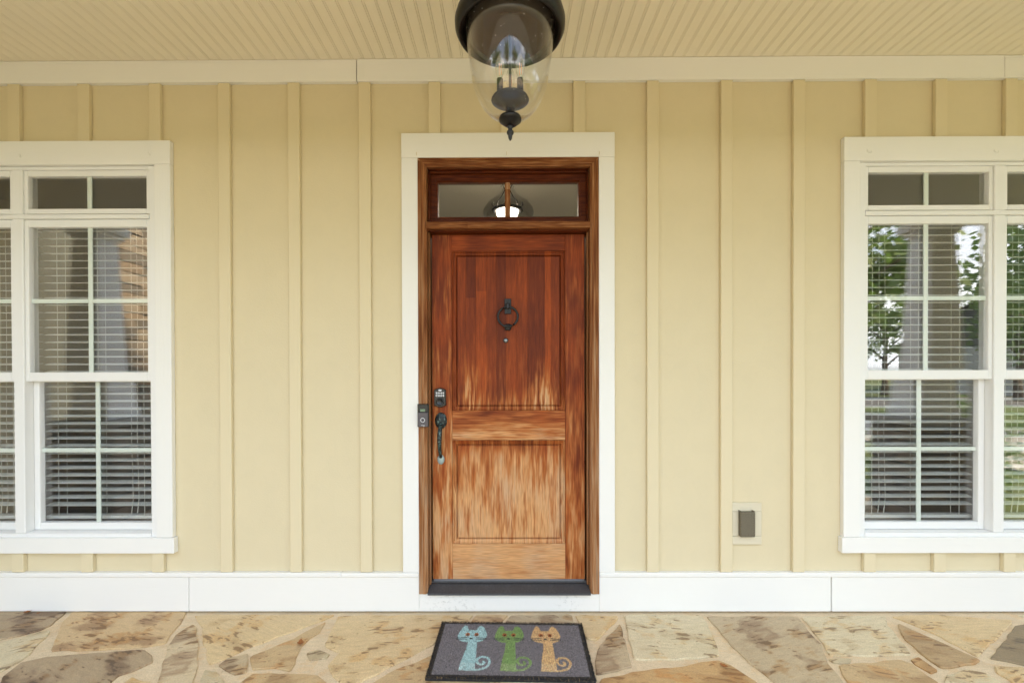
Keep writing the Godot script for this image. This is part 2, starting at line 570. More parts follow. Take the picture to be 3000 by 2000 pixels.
	for k in 4:
		m = mat("ledge_%d" % k, lin([0.20, 0.27, 0.15, 0.24][k], [0.165, 0.225, 0.13, 0.185][k], [0.125, 0.17, 0.105, 0.13][k]), 0.85)
		with_relief(m, stipple, Vector3(2.5, 2.5, 2.5), 0.6)
	mat("ledge_joint", lin(0.05, 0.045, 0.04), 0.95)
	mat("shingle", lin(0.09, 0.085, 0.08), 0.9)
	mat("far_siding", lin(0.46, 0.45, 0.42), 0.8)
	mat("far_roof", lin(0.11, 0.11, 0.11), 0.8)
	mat("far_glass", lin(0.03, 0.035, 0.04), 0.1)

# ---------------------------------------------------------------- the scene
const CEIL := 3.154
const FLAGS := [
	[-2.979, 0.019, -2.549, 0.016, -2.502, 0.154, -2.505, 0.209, -2.564, 0.256, -2.651, 0.307],
	[-2.616, 0.338, -2.469, 0.198, -2.433, 0.223, -2.374, 0.350, -2.337, 0.453, -2.348, 0.573],
	[-2.514, 0.022, -1.849, 0.019, -1.803, 0.125, -1.777, 0.236, -1.740, 0.325, -1.888, 0.362, -2.093, 0.376, -2.271, 0.383, -2.390, 0.223, -2.451, 0.154],
	[-2.301, 0.573, -2.320, 0.475, -2.233, 0.431, -2.002, 0.397, -1.807, 0.371, -1.726, 0.419, -1.691, 0.464, -1.737, 0.542, -1.770, 0.567, -1.773, 0.652, -1.726, 0.771, -2.025, 0.772, -2.218, 0.653],
	[-1.718, 0.153, -1.687, 0.181, -1.533, 0.385, -1.461, 0.496, -1.397, 0.618, -1.331, 0.738, -1.477, 0.738, -1.555, 0.618, -1.601, 0.537, -1.706, 0.361, -1.742, 0.262, -1.736, 0.195],
	[-1.774, 0.050, -0.983, 0.053, -1.019, 0.095, -1.305, 0.361, -1.357, 0.441, -1.410, 0.485, -1.489, 0.396, -1.643, 0.195],
	[-1.365, 0.495, -1.350, 0.441, -1.276, 0.405, -1.231, 0.485, -1.205, 0.547, -1.250, 0.562],
	[-1.008, 0.124, -0.999, 0.222, -1.040, 0.337, -1.003, 0.536, -1.088, 0.516, -1.190, 0.526, -1.251, 0.430, -1.122, 0.287],
	[-0.964, 0.057, -0.196, 0.053, -0.219, 0.124, -0.351, 0.181, -0.375, 0.324, -0.500, 0.451, -0.643, 0.595, -0.695, 0.651, -0.760, 0.595, -0.791, 0.566, -0.852, 0.495, -0.831, 0.396, -0.922, 0.339],
	[-0.987, 0.407, -0.937, 0.372, -0.871, 0.413, -0.874, 0.441, -0.953, 0.452],
	[-1.198, 0.615, -1.172, 0.547, -0.872, 0.561, -0.788, 0.623, -0.707, 0.737, -1.150, 0.738],
	[-1.716, 0.652, -1.709, 0.577, -1.596, 0.610, -1.501, 0.739, -1.659, 0.739],
	[-1.379, 0.596, -1.402, 0.532, -1.342, 0.542, -1.233, 0.642, -1.186, 0.738, -1.301, 0.738],
	[-0.561, 0.556, -0.408, 0.451, -0.322, 0.372, -0.140, 0.406, -0.108, 0.616, -0.150, 0.736, -0.621, 0.737, -0.616, 0.637],
	[-0.182, 0.053, 0.003, 0.049, -0.045, 0.153, -0.109, 0.311, -0.265, 0.235, -0.211, 0.153],
	[0.015, 0.052, 0.365, 0.045, 0.353, 0.180, 0.185, 0.336, -0.021, 0.180],
	[-0.077, 0.372, 0.181, 0.383, 0.331, 0.336, 0.389, 0.493, 0.360, 0.685, 0.318, 0.752, -0.029, 0.753, -0.082, 0.613],
	[0.384, 0.052, 0.627, 0.067, 0.456, 0.292, 0.406, 0.280, 0.389, 0.152],
	[0.617, 0.138, 0.576, 0.493, 0.566, 0.506, 0.400, 0.560, 0.410, 0.472, 0.466, 0.335],
	[0.664, 0.049, 1.097, 0.052, 1.053, 0.335, 1.027, 0.422, 0.799, 0.450, 0.605, 0.452, 0.622, 0.311],
	[0.388, 0.640, 0.424, 0.589, 0.581, 0.536, 0.817, 0.498, 0.917, 0.466, 1.004, 0.455, 1.048, 0.493, 1.103, 0.614, 1.091, 0.734, 0.357, 0.736],
	[1.117, 0.067, 1.625, 0.064, 1.575, 0.334, 1.508, 0.471, 1.485, 0.614, 1.453, 0.734, 1.183, 0.734, 1.181, 0.614, 1.143, 0.482, 1.125, 0.347, 1.123, 0.194],
	[1.643, 0.067, 2.128, 0.052, 2.059, 0.158, 1.980, 0.381, 1.954, 0.410, 1.559, 0.423, 1.607, 0.260],
	[2.152, 0.067, 2.383, 0.044, 2.791, 0.104, 2.587, 0.233, 2.325, 0.387, 2.267, 0.427, 2.231, 0.209, 2.179, 0.101],
	[2.126, 0.140, 2.179, 0.266, 2.249, 0.451, 2.196, 0.479, 2.008, 0.512, 2.014, 0.399, 2.057, 0.233],
	[1.551, 0.487, 1.872, 0.449, 1.904, 0.486, 1.903, 0.613, 1.837, 0.733, 1.477, 0.734, 1.504, 0.614],
	[1.921, 0.443, 1.980, 0.432, 1.975, 0.531, 1.931, 0.545, 1.917, 0.483],
	[2.746, 0.158, 2.889, 0.115, 2.890, 0.233, 2.473, 0.512, 2.422, 0.481, 2.309, 0.435, 2.611, 0.246],
	[1.915, 0.620, 1.988, 0.557, 2.123, 0.514, 2.185, 0.544, 2.192, 0.619, 2.101, 0.733, 1.855, 0.733],
	[2.265, 0.496, 2.396, 0.504, 2.452, 0.552, 2.298, 0.682, 2.188, 0.682, 2.239, 0.591, 2.237, 0.544],
	[1.537, 0.445, 1.647, 0.440, 1.606, 0.479, 1.544, 0.469],
	[2.865, 0.052, 3.023, 0.041, 3.040, 0.108, 2.924, 0.179, 2.911, 0.082],
]
const FLAG_KIND := [2, 0, 1, 2, 1, 0, 1, 3, 0, 0, 3, 0, 0, 3, 1, 1, 0, 0, 1, 0, 3, 1, 0, 0, 3, 3, 3, 4, 0, 0, 0, 0]
const SKINS := ["stone_pale", "stone_brown", "stone_dark", "stone_tan", "stone_grey"]

func _ready() -> void:
	rng.seed = 7
	var cam := Camera3D.new()
	cam.name = "camera"
	cam.projection = Camera3D.PROJECTION_FRUSTUM
	cam.near = 0.05
	cam.far = 400.0
	cam.size = 2000.0 / 1333.0 * cam.near
	cam.frustum_offset = Vector2(21.1, 92.35) / 1333.0 * cam.near
	cam.position = Vector3(0, 1.383, 2.62)
	cam.rotation_order = EULER_ORDER_YXZ
	cam.rotation = Vector3(-0.006245, 0.00515, -0.002584)
	add_child(cam)
	var we := WorldEnvironment.new()
	we.name = "surroundings"
	var env := Environment.new()
	env.background_mode = Environment.BG_SKY
	env.sky = make_sky()
	env.tonemap_mode = Environment.TONE_MAPPER_LINEAR
	env.tonemap_exposure = 5.2
	env.sdfgi_enabled = true
	env.ssao_enabled = true
	env.ssil_enabled = true
	we.environment = env
	add_child(we)
	var sun := DirectionalLight3D.new()
	sun.name = "sun"
	sun.light_energy = 1.45
	sun.light_color = Color(1.0, 0.91, 0.76)
	sun.light_angular_distance = 10.0
	sun.shadow_enabled = true
	sun.basis = Basis.looking_at(Vector3(-0.64, -0.64, 0.42))
	add_child(sun)
	make_materials()
	build_floor()
	build_wall()
	build_ceiling()
	build_rooms()
	build_door_frame()
	build_door()
	build_window(2.004, 1.0, "white twin window with open blinds, to the right of the wooden door beside the small bronze box")
	build_window(-2.013, -1.0, "white twin window with open blinds, to the left of the wooden door on the doorbell side")
	build_lantern()
	build_doorbell()
	build_box()
	build_mat()
	build_small()
	build_porch()
	build_outside()

func make_sky() -> Sky:
	var w := 768
	var h := 384
	var im := Image.create(w, h, false, Image.FORMAT_RGBA8)
	var n := noise(1.6, 3, 5)
	for j in h:
		var el := PI * (0.5 - (j + 0.5) / h)
		for i in w:
			if el < -0.02:
				im.set_pixel(i, j, Color(1, 1, 1, 0))
				continue
			var az := TAU * (i + 0.5) / w
			var d := Vector3(cos(az) * cos(el), sin(el) * 1.7, sin(az) * cos(el))
			var v := n.get_noise_3dv(d)
			var a := smoothstep(-0.12, 0.30, v)
			im.set_pixel(i, j, Color(1, 1, 1, a))
	var sm := ProceduralSkyMaterial.new()
	sm.sky_top_color = Color(0.55, 0.63, 0.74)
	sm.sky_horizon_color = Color(0.80, 0.83, 0.86)
	sm.ground_horizon_color = Color(0.50, 0.52, 0.50)
	sm.ground_bottom_color = Color(0.28, 0.30, 0.24)
	sm.sky_curve = 0.15
	sm.sky_cover = tex(im)
	sm.sky_cover_modulate = Color(0.72, 0.68, 0.61)
	sm.sun_angle_max = 1.0
	var s := Sky.new()
	s.sky_material = sm
	return s

# ------------------------------------------------------------ floor
# a slab of stone over an outline of floor points, its rim uneven and rounded
func flag(poly: PackedVector2Array, jitter: float, fine: bool) -> ArrayMesh:
	var pts: Array[Vector2] = []
	var cen := Vector2.ZERO
	for p in poly:
		cen += p / poly.size()
	var wob := noise(9.0, rng.randi_range(1, 9999), 2)
	for i in poly.size():
		var a := poly[i]
		var b := poly[(i + 1) % poly.size()]
		var n := maxi(2, int(a.distance_to(b) / (0.035 if fine else 0.09)))
		for k in n:
			var t := lerpf(0.06, 0.94, k / float(n - 1))
			pts.append(a.lerp(b, t))
	var moved: Array[Vector2] = []
	for p in pts:
		moved.append(p + Vector2(wob.get_noise_2dv(p), wob.get_noise_2dv(p + Vector2(50, 0))) * jitter)
	var outer := PackedVector2Array(moved)
	var inner := PackedVector2Array()
	var sgn := 0.0
	for i in outer.size():
		sgn += outer[i].cross(outer[(i + 1) % outer.size()])
	for i in outer.size():
		var d := (outer[(i + 1) % outer.size()] - outer[(i - 1 + outer.size()) % outer.size()]).normalized()
		var nrm := Vector2(-d.y, d.x) * (1.0 if sgn > 0 else -1.0)
		inner.append(outer[i] + nrm * 0.004)
	var tris := Geometry2D.triangulate_polygon(inner)
	if tris.is_empty():
		inner = outer.duplicate()
		tris = Geometry2D.triangulate_polygon(inner)
	# texture laid along the floor, turned and shifted for every stone
	var lo := Vector2(1e9, 1e9)
	var hi := -lo
	var ang := rng.randf_range(-0.5, 0.5) + (PI if rng.randf() < 0.5 else 0.0)
	var ca := cos(ang)
	var sa := sin(ang)
	for p in outer:
		var q := Vector2(p.x * ca + p.y * sa, -p.x * sa + p.y * ca) / 1.2
		lo = lo.min(q)
		hi = hi.max(q)
	UA = Vector3(ca, 0, sa) / 1.2
	UB = Vector3(-sa, 0, ca) / 1.2
	UO = -lo + Vector2(rng.randf_range(0, maxf(0.0, 1.0 - (hi.x - lo.x))), rng.randf_range(0, maxf(0.0, 1.0 - (hi.y - lo.y))))
	var top := rng.randf_range(-0.0015, 0.0015)
	var st := mk()
	for i in range(0, tris.size(), 3):
		var v := []
		for k in 3:
			var p := inner[tris[i + k]]
			v.append(Vector3(p.x, top, p.y))
		tri(st, v[0], v[1], v[2], Vector3.UP)
	for i in outer.size():
		var j := (i + 1) % outer.size()
		var d := outer[j] - outer[i]
		var out := Vector3(d.y, 0, -d.x) * (1.0 if sgn > 0 else -1.0)
		quad(st, Vector3(inner[i].x, top, inner[i].y), Vector3(inner[j].x, top, inner[j].y), Vector3(outer[j].x, top - 0.003, outer[j].y), Vector3(outer[i].x, top - 0.003, outer[i].y), out + Vector3.UP * 0.05)
		quad(st, Vector3(outer[i].x, top - 0.003, outer[i].y), Vector3(outer[j].x, top - 0.003, outer[j].y), Vector3(outer[j].x, -0.02, outer[j].y), Vector3(outer[i].x, -0.02, outer[i].y), out)
	uv_plain()
	return done(st)

func build_floor() -> void:
	var st := mk()
	bx(st, Vector3(-4.55, -0.30, -0.02), Vector3(4.6, -0.008, 1.98), 0.006)
	var floor_ := structure("porch_floor", done(st), M.mortar, "porch floor of irregular flagstones set in sandy mortar")
	for k in FLAGS.size():
		var f: Array = FLAGS[k]
		var poly := PackedVector2Array()
		for i in range(0, f.size(), 2):
			poly.append(Vector2(f[i], f[i + 1]))
		part("flagstone", flag(poly, 0.009, true), M[SKINS[FLAG_KIND[k]] + ["", "_0", "_1"][(k * 5 + 1) % 3]], floor_)
	# the rest of the porch, as far as its edge
	for area in [Rect2(-4.5, 0.77, 9.05, 1.19), Rect2(-4.5, 0.03, 1.42, 0.72), Rect2(3.10, 0.03, 1.45, 0.72)]:
		var seeds: Array[Vector2] = []
		var tries := 0
		while seeds.size() < int(area.size.x * area.size.y / 0.16) and tries < 3000:
			tries += 1
			var p: Vector2 = area.position + Vector2(rng.randf(), rng.randf()) * area.size
			var free := true
			for q in seeds:
				if p.distance_to(q) < 0.30:
					free = false
					break
			if free:
				seeds.append(p)
		for p in seeds:
			var cell := PackedVector2Array([area.position, area.position + Vector2(area.size.x, 0), area.end, area.position + Vector2(0, area.size.y)])
			for q in seeds:
				if q == p or p.distance_to(q) > 1.6:
					continue
				var mid := (p + q) / 2.0
				var d := (q - p).normalized()
				var s := Vector2(-d.y, d.x) * 6.0
				var half := PackedVector2Array([mid - s, mid + s, mid + s - d * 6.0, mid - s - d * 6.0])
				var cut := Geometry2D.intersect_polygons(cell, half)
				if cut.size() == 0:
					break
				cell = cut[0]
			var small := Geometry2D.offset_polygon(cell, -0.016)
			if small.size() and small[0].size() >= 3:
				part("flagstone", flag(small[0], 0.008, false), M[SKINS[[0, 1, 0, 3, 1, 2][rng.randi() % 6]]], floor_)

# ------------------------------------------------------------ wall
func build_wall() -> void:
	var wall := thing("house_wall", "cream yellow board and batten house wall with white trim boards", "wall")
	# sheathing with three openings
	var holes := [Rect2(-3.63, 0.418, 1.617, 2.143), Rect2(-0.50, 0.10, 1.012, 2.49), Rect2(2.004, 0.418, 1.617, 2.143)]
	var xs := [-4.9, -3.63, -2.013, -0.50, 0.512, 2.004, 3.621, 7.6]  # right end lengthened out of view, to keep sun off the column
	var ys := [-0.3, 0.10, 0.418, 2.561, 2.59, 3.45]
	var st := mk()
	for i in xs.size() - 1:
		for j in ys.size() - 1:
			var mid := Vector2((xs[i] + xs[i + 1]) / 2.0, (ys[j] + ys[j + 1]) / 2.0)
			var open := false
			for h in holes:
				if h.has_point(mid):
					open = true
			if open:
				continue
			for z in [0.0, -0.16]:
				quad(st, Vector3(xs[i], ys[j], z), Vector3(xs[i + 1], ys[j], z), Vector3(xs[i + 1], ys[j + 1], z), Vector3(xs[i], ys[j + 1], z), Vector3(0, 0, 1 if z == 0.0 else -1))
	for h: Rect2 in holes:
		var a := h.position
		var b := h.end
		quad(st, Vector3(a.x, a.y, 0), Vector3(a.x, b.y, 0), Vector3(a.x, b.y, -0.16), Vector3(a.x, a.y, -0.16), Vector3(1, 0, 0))
		quad(st, Vector3(b.x, a.y, 0), Vector3(b.x, b.y, 0), Vector3(b.x, b.y, -0.16), Vector3(b.x, a.y, -0.16), Vector3(-1, 0, 0))
		quad(st, Vector3(a.x, a.y, 0), Vector3(b.x, a.y, 0), Vector3(b.x, a.y, -0.16), Vector3(a.x, a.y, -0.16), Vector3(0, 1, 0))
		quad(st, Vector3(a.x, b.y, 0), Vector3(b.x, b.y, 0), Vector3(b.x, b.y, -0.16), Vector3(a.x, b.y, -0.16), Vector3(0, -1, 0))
	part("siding", done(st), M.siding_paint, wall)
	# battens, cut by the trim round the openings
	var at := [-4.04, -3.63, -3.225, -2.8235, -2.4216, -2.0126, -1.616, -1.2161, -0.8109, -0.4111, 0.0014, 0.4143, 0.8324, 1.2518, 1.6627, 2.0671, 2.4651, 2.8606, 3.262, 3.66, 4.06]
	for x: float in at:
		var runs := [[0.2268, 3.0252]]
		if (x > -3.72 and x < -1.93) or (x > 1.92 and x < 3.71):
			runs = [[0.2268, 0.3395], [2.6985, 3.0252]]
		elif absf(x) < 0.6:
			runs = [[2.733, 3.0252]]
		for r in runs:
			part("batten", box_mesh(Vector3(x - 0.0335, r[0], 0.0003), Vector3(x + 0.0335, r[1], 0.024), 0.0025), M.batten_paint, wall)
	# frieze under the ceiling, with the filler strip above two of its boards
	for r in [[-4.6, -0.8545, 3.137], [-0.8495, 2.8130, 3.153], [2.8155, 4.9, 3.137]]:
		part("frieze_board", box_mesh(Vector3(r[0], 3.0262, 0.0003), Vector3(r[1], r[2], 0.029), 0.002), M.trim_level, wall)
	for r in [[-4.6, -0.8542], [2.8150, 4.9]]:
		part("frieze_strip", box_mesh(Vector3(r[0], 3.1380, 0.0003), Vector3(r[1], 3.153, 0.0265), 0.002), M.trim_level, wall)
	# skirt boards and the cap on them; between the door jambs the skirt is lower
	for r in [[-4.6, -1.8342, 0.2008], [-1.8318, -0.5078, 0.2008], [0.5242, 1.8445, 0.2008], [1.8500, 4.9, 0.2008]]:
		part("skirt_board", box_mesh(Vector3(r[0], 0.0022, 0.0003), Vector3(r[1], r[2], 0.025), 0.002), M.trim_level, wall)
	UA = Vector3(0.97, 0, 0); UB = Vector3(0, -9.8, 0); UO = Vector2(0.492, 1.015)
	part("skirt_board", box_mesh(Vector3(-0.5072, 0.0022, 0.0003), Vector3(0.5236, 0.1035, 0.0247), 0.002), M.scuffed_trim, wall)
	uv_plain()
	for r in [[-4.6, -0.9552, 0.0], [-0.9546, -0.5078, 0.0012], [0.5242, 4.9, 0.0]]:
		part("skirt_cap", box_mesh(Vector3(r[0], 0.2010, 0.0003), Vector3(r[1], 0.2262 - r[2], 0.0315 + r[2]), 0.003), M.trim_level, wall)

func build_ceiling() -> void:
	var c := thing("porch_ceiling", "cream beadboard porch ceiling with paired grooves", "ceiling", Vector3(0, CEIL, 0))
	var st := mk()
	var pr := [Vector2(0, 0.008), Vector2(0.0005, 0.007), Vector2(0.0011, 0), Vector2(0.0509, 0), Vector2(0.0515, 0.007), Vector2(0.0525, 0.007), Vector2(0.0531, 0), Vector2(0.0615, 0), Vector2(0.0621, 0.007), Vector2(0.0626, 0.008)]
	for i in pr.size() - 1:
		var a: Vector2 = pr[i]
		var b: Vector2 = pr[i + 1]
		quad(st, Vector3(a.x, a.y, 0.0003), Vector3(b.x, b.y, 0.0003), Vector3(b.x, b.y, 1.80), Vector3(a.x, a.y, 1.80), Vector3((b.y - a.y), -(b.x - a.x), 0))
	quad(st, Vector3(0, 0.016, 0.0003), Vector3(0.0626, 0.016, 0.0003), Vector3(0.0626, 0.016, 1.80), Vector3(0, 0.016, 1.80), Vector3.UP)
	for z in [0.0003, 1.86]:
		quad(st, Vector3(0, 0.016, z), Vector3(0.0626, 0.016, z), Vector3(0.0626, 0.008, z), Vector3(0, 0.008, z), Vector3(0, 0, 1 if z > 1 else -1))
	var plank := done(st)
	for i in range(-57, 88):
		var x := -0.94 - 0.0573 + i * 0.0626
		part("plank", plank, M.ceiling_paint, c, Vector3(x, rng.randf_range(0.0, 0.0006), 0))
	part("ceiling_backing", box_mesh(Vector3(-4.7, 0.0175, -0.1), Vector3(7.6, 0.05, 1.82)), M.ceiling_paint, c)  # reaches past the planks to block sun at the open end

# ------------------------------------------------------------ rooms behind the wall
func room(lo: Vector3, hi: Vector3, m: Material, label: String) -> void:
	var t := 0.10
	var st := mk()
	bx(st, Vector3(lo.x - t, lo.y - t, lo.z - t), Vector3(hi.x + t, hi.y + t, lo.z))
	bx(st, Vector3(lo.x - t, lo.y - t, lo.z), Vector3(lo.x, hi.y + t, hi.z))
	bx(st, Vector3(hi.x, lo.y - t, lo.z), Vector3(hi.x + t, hi.y + t, hi.z))
	bx(st, Vector3(lo.x, hi.y, lo.z), Vector3(hi.x, hi.y + t, hi.z))
	var o := structure("room_wall", done(st), m, label)
	part("floor", box_mesh(Vector3(lo.x, lo.y - t, lo.z), Vector3(hi.x, lo.y, hi.z)), M.room_floor, o)
	part("baseboard", box_mesh(Vector3(lo.x + 0.01, lo.y + 0.001, lo.z + 0.001), Vector3(hi.x - 0.01, lo.y + 0.14, lo.z + 0.02), 0.004), M.vinyl, o)

func build_rooms() -> void:
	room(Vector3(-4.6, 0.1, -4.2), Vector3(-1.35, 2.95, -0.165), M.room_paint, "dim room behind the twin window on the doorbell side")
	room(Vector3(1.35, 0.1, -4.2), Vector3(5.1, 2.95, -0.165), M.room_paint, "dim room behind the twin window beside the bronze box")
	room(Vector3(-1.1, 0.1, -4.4), Vector3(1.1, 3.32, -0.165), M.foyer_paint, "pale entrance hall behind the wooden door")
	# the lit ceiling light of the hall
	var t := thing("hall_light", "lit bowl light with scrolled iron arms, inside above the door", "ceiling light", Vector3(0.005, 2.775, -1.55))
	t.scale = Vector3.ONE * 0.84
	part("bowl", lathe([Vector2(0, -0.045), Vector2(0.06, -0.035), Vector2(0.10, -0.005), Vector2(0.118, 0.045), Vector2(0.121, 0.075)], 32), M.bowl_glow, t)
	part("ring", lathe([Vector2(0.120, 0.075), Vector2(0.150, 0.066), Vector2(0.172, 0.082), Vector2(0.160, 0.096), Vector2(0.122, 0.088), Vector2(0.120, 0.075)], 32), M.iron, t)
	for k in 3:
		var a := TAU * k / 3.0 + 0.5
		var d := Vector3(cos(a), 0, sin(a))
		var st := mk(true)
		tube(st, [d * 0.165 + Vector3.UP * 0.09, d * 0.19 + Vector3.UP * 0.11, d * 0.185 + Vector3.UP * 0.135, d * 0.165 + Vector3.UP * 0.13], [0.006, 0.006, 0.005, 0.004], 6)
		tube(st, [d * 0.13 + Vector3.UP * 0.09, d * 0.12 + Vector3.UP * 0.16, d * 0.07 + Vector3.UP * 0.22, d * 0.03 + Vector3.UP * 0.30, d * 0.06 + Vector3.UP * 0.35, d * 0.08 + Vector3.UP * 0.32], [0.006, 0.006, 0.006, 0.006, 0.005, 0.004], 6)
		part("arm", done(st), M.iron, t)
	part("stem", lathe([Vector2(0, 0.10), Vector2(0.03, 0.12), Vector2(0.045, 0.15), Vector2(0.012, 0.20), Vector2(0.010, 0.53), Vector2(0.06, 0.56), Vector2(0.06, 0.578), Vector2(0, 0.578)], 20), M.iron, t)
	var l := OmniLight3D.new()
	l.name = "hall_light_glow"
	l.position = Vector3(0, 0.03, 0)
	l.light_energy = 0.05
	l.light_color = Color(1.0, 0.93, 0.82)
	l.light_size = 0.1
	l.omni_range = 12.0
	l.omni_attenuation = 2.0
	l.shadow_enabled = true
	t.add_child(l)

# ------------------------------------------------------------ door frame
func pane_mesh(x0: float, x1: float, y0: float, y1: float, z: float, gap := 0.020) -> ArrayMesh:
	var st := mk()
	for zz in [z, z - gap + 0.0045, z - gap]:  # one sheet more than double glazing, added to strengthen reflections
		bx(st, Vector3(x0, y0, zz - 0.003), Vector3(x1, y1, zz))
	return done(st)

func build_door_frame() -> void:
	var f := thing("door_frame", "weathered brown wooden door frame with two-pane transom and white casing", "door frame")
	var x0 := -0.5065
	var x1 := 0.5228
	part("casing_board", box_mesh(Vector3(-0.5992, 0.2264, 0.0003), Vector3(x0 - 0.0005, 2.5905, 0.029), 0.002), M.trim_upright, f)
	part("casing_board", box_mesh(Vector3(x1 + 0.0005, 0.2264, 0.0003), Vector3(0.6131, 2.5905, 0.029), 0.002), M.trim_upright, f)
	part("casing_board", box_mesh(Vector3(-0.5997, 2.5915, 0.0003), Vector3(0.6136, 2.7315, 0.0300), 0.002), M.trim_level, f)
	# brick mould: a reeded moulding, mitred at the head
	var pr := [Vector2(0, 0.0), Vector2(0, 0.030), Vector2(0.0015, 0.0315), Vector2(0.007, 0.0315), Vector2(0.0085, 0.029), Vector2(0.010, 0.0305), Vector2(0.016, 0.0305), Vector2(0.0175, 0.028), Vector2(0.019, 0.031), Vector2(0.034, 0.033), Vector2(0.040, 0.031), Vector2(0.042, 0.026), Vector2(0.047, 0.024), Vector2(0.0486, 0.022), Vector2(0.0486, 0.0)]
	for side in 3:
		var st := mk()
		for i in pr.size() - 1:
			var a: Vector2 = pr[i]
			var b: Vector2 = pr[i + 1]
			var dz := b.y - a.y
			var dt := b.x - a.x
			if side < 2:
				UA = Vector3(4, 0, 4); UB = Vector3(0, -0.4, 0); UO = Vector2(0.3 * side, 1.03)
				var s := 1.0 if side == 0 else -1.0
				var e := x0 if side == 0 else x1
				quad(st, Vector3(e + s * a.x, 0.105, a.y), Vector3(e + s * a.x, 2.5899 - a.x, a.y), Vector3(e + s * b.x, 2.5899 - b.x, b.y), Vector3(e + s * b.x, 0.105, b.y), Vector3(-dz * s, 0, dt))
				tri(st, Vector3(e + s * a.x, 0.105, a.y), Vector3(e + s * b.x, 0.105, b.y), Vector3(e + s * 0.02, 0.105, 0.0), Vector3.DOWN)
			else:
				UA = Vector3(0.9, 0, 0); UB = Vector3(0, -5, -5); UO = Vector2(0.5, 0)
				quad(st, Vector3(x0 + a.x, 2.5899 - a.x, a.y), Vector3(x1 - a.x, 2.5899 - a.x, a.y), Vector3(x1 - b.x, 2.5899 - b.x, b.y), Vector3(x0 + b.x, 2.5899 - b.x, b.y), Vector3(0, dz, dt))
		part("brick_mould", done(st), M.frame_wood if side < 2 else M.head_wood, f)
	# jambs and head
	for side in 2:
		UA = Vector3(4, 0, 4); UB = Vector3(0, -0.4, 0); UO = Vector2(0.15 + 0.4 * side, 1.03)
		var a := x0 if side == 0 else 0.4742
		part("jamb", box_mesh(Vector3(a + 0.001, 0.106, -0.158), Vector3(a + 0.0476, 2.540, -0.0005), 0.002), M.frame_wood, f)
		# weather stop the door closes against, and its strip
		var b := -0.4578 if side == 0 else 0.4640
		part("stop", box_mesh(Vector3(b, 0.13, -0.052), Vector3(b + 0.0098, 2.186, -0.026), 0.003), M.frame_wood, f)
		part("stop", box_mesh(Vector3(b, 2.232, -0.052), Vector3(b + 0.0098, 2.5395, -0.026), 0.003), M.shaded_varnish, f)
	UA = Vector3(0.9, 0, 0); UB = Vector3(0, -5, -5); UO = Vector2(0.2, 0.4)
	part("head_jamb", box_mesh(Vector3(-0.4576, 2.5402, -0.158), Vector3(0.4740, 2.588, -0.0005), 0.002), M.shaded_varnish, f)
	part("stop", box_mesh(Vector3(-0.4478, 2.5298, -0.052), Vector3(0.4638, 2.5400, -0.026), 0.003), M.shaded_varnish, f)
	# transom bar with a rounded nose, and the bead under it
	var tb := mk()
	var np := [Vector2(-0.158, 2.2325), Vector2(0.022, 2.2303), Vector2(0.033, 2.226), Vector2(0.036, 2.216), Vector2(0.036, 2.204), Vector2(0.031, 2.1935), Vector2(0.022, 2.1897), Vector2(-0.158, 2.1897)]
	for i in np.size():
		var a: Vector2 = np[i]
		var b: Vector2 = np[(i + 1) % np.size()]
		quad(tb, Vector3(-0.4592, a.y, a.x), Vector3(0.4732, a.y, a.x), Vector3(0.4732, b.y, b.x), Vector3(-0.4592, b.y, b.x), Vector3(0, (b.x - a.x), -(b.y - a.y)))
	for x in [-0.4592, 0.4732]:
		for i in range(1, np.size() - 1):
			tri(tb, Vector3(x, np[0].y, np[0].x), Vector3(x, np[i].y, np[i].x), Vector3(x, np[i + 1].y, np[i + 1].x), Vector3(x, 0, 0))
	UO = Vector2(0.35, 0.1)
	part("transom_bar", done(tb), M.head_wood, f)
	part("stop", box_mesh(Vector3(-0.4478, 2.1815, -0.055), Vector3(0.4638, 2.1895, 0.002), 0.003), M.shaded_varnish, f)
	# transom sash
	var sash := mk()
	frame_sweep(sash, -0.4572, 0.4636 + 0.0100, 2.2330, 2.5398, [Vector2(0, -0.058), Vector2(0.0385, -0.058), Vector2(0.0395, -0.053), Vector2(0.046, -0.053), Vector2(0.052, -0.062), Vector2(0.052, -0.10), Vector2(0, -0.10)])
	var so := part("transom_sash", done(sash), M.shaded_varnish, f)
	UA = Vector3(4, 0, 4); UB = Vector3(0, -0.9, 0); UO = Vector2(0.6, 2.2)
	part("muntin", box_mesh(Vector3(-0.0108, 2.285, -0.098), Vector3(0.0212, 2.4877, -0.056), 0.007), M.frame_wood, so)
	uv_plain()
	part("pane", pane_mesh(-0.4055, -0.0105, 2.284, 2.4885, -0.072, 0.012), M.pane, so)
	part("pane", pane_mesh(0.0209, 0.4220, 2.284, 2.4885, -0.072, 0.012), M.pane, so)
	# black ribbed threshold
	var th := mk()
	var tp := [Vector2(-0.158, 0.142), Vector2(-0.066, 0.142), Vector2(-0.062, 0.1405), Vector2(-0.060, 0.129), Vector2(-0.050, 0.1275)]
	for k in 9:
		var z := -0.048 + k * 0.0095
		var y := 0.1273 - k * 0.0009
		tp.append_array([Vector2(z, y), Vector2(z + 0.006, y - 0.0006), Vector2(z + 0.007, y - 0.002), Vector2(z + 0.0085, y - 0.002)])
	tp.append_array([Vector2(0.040, 0.1185), Vector2(0.046, 0.1165), Vector2(0.0475, 0.113), Vector2(0.045, 0.1105), Vector2(0.047, 0.108), Vector2(0.045, 0.1045), Vector2(-0.158, 0.1045)])
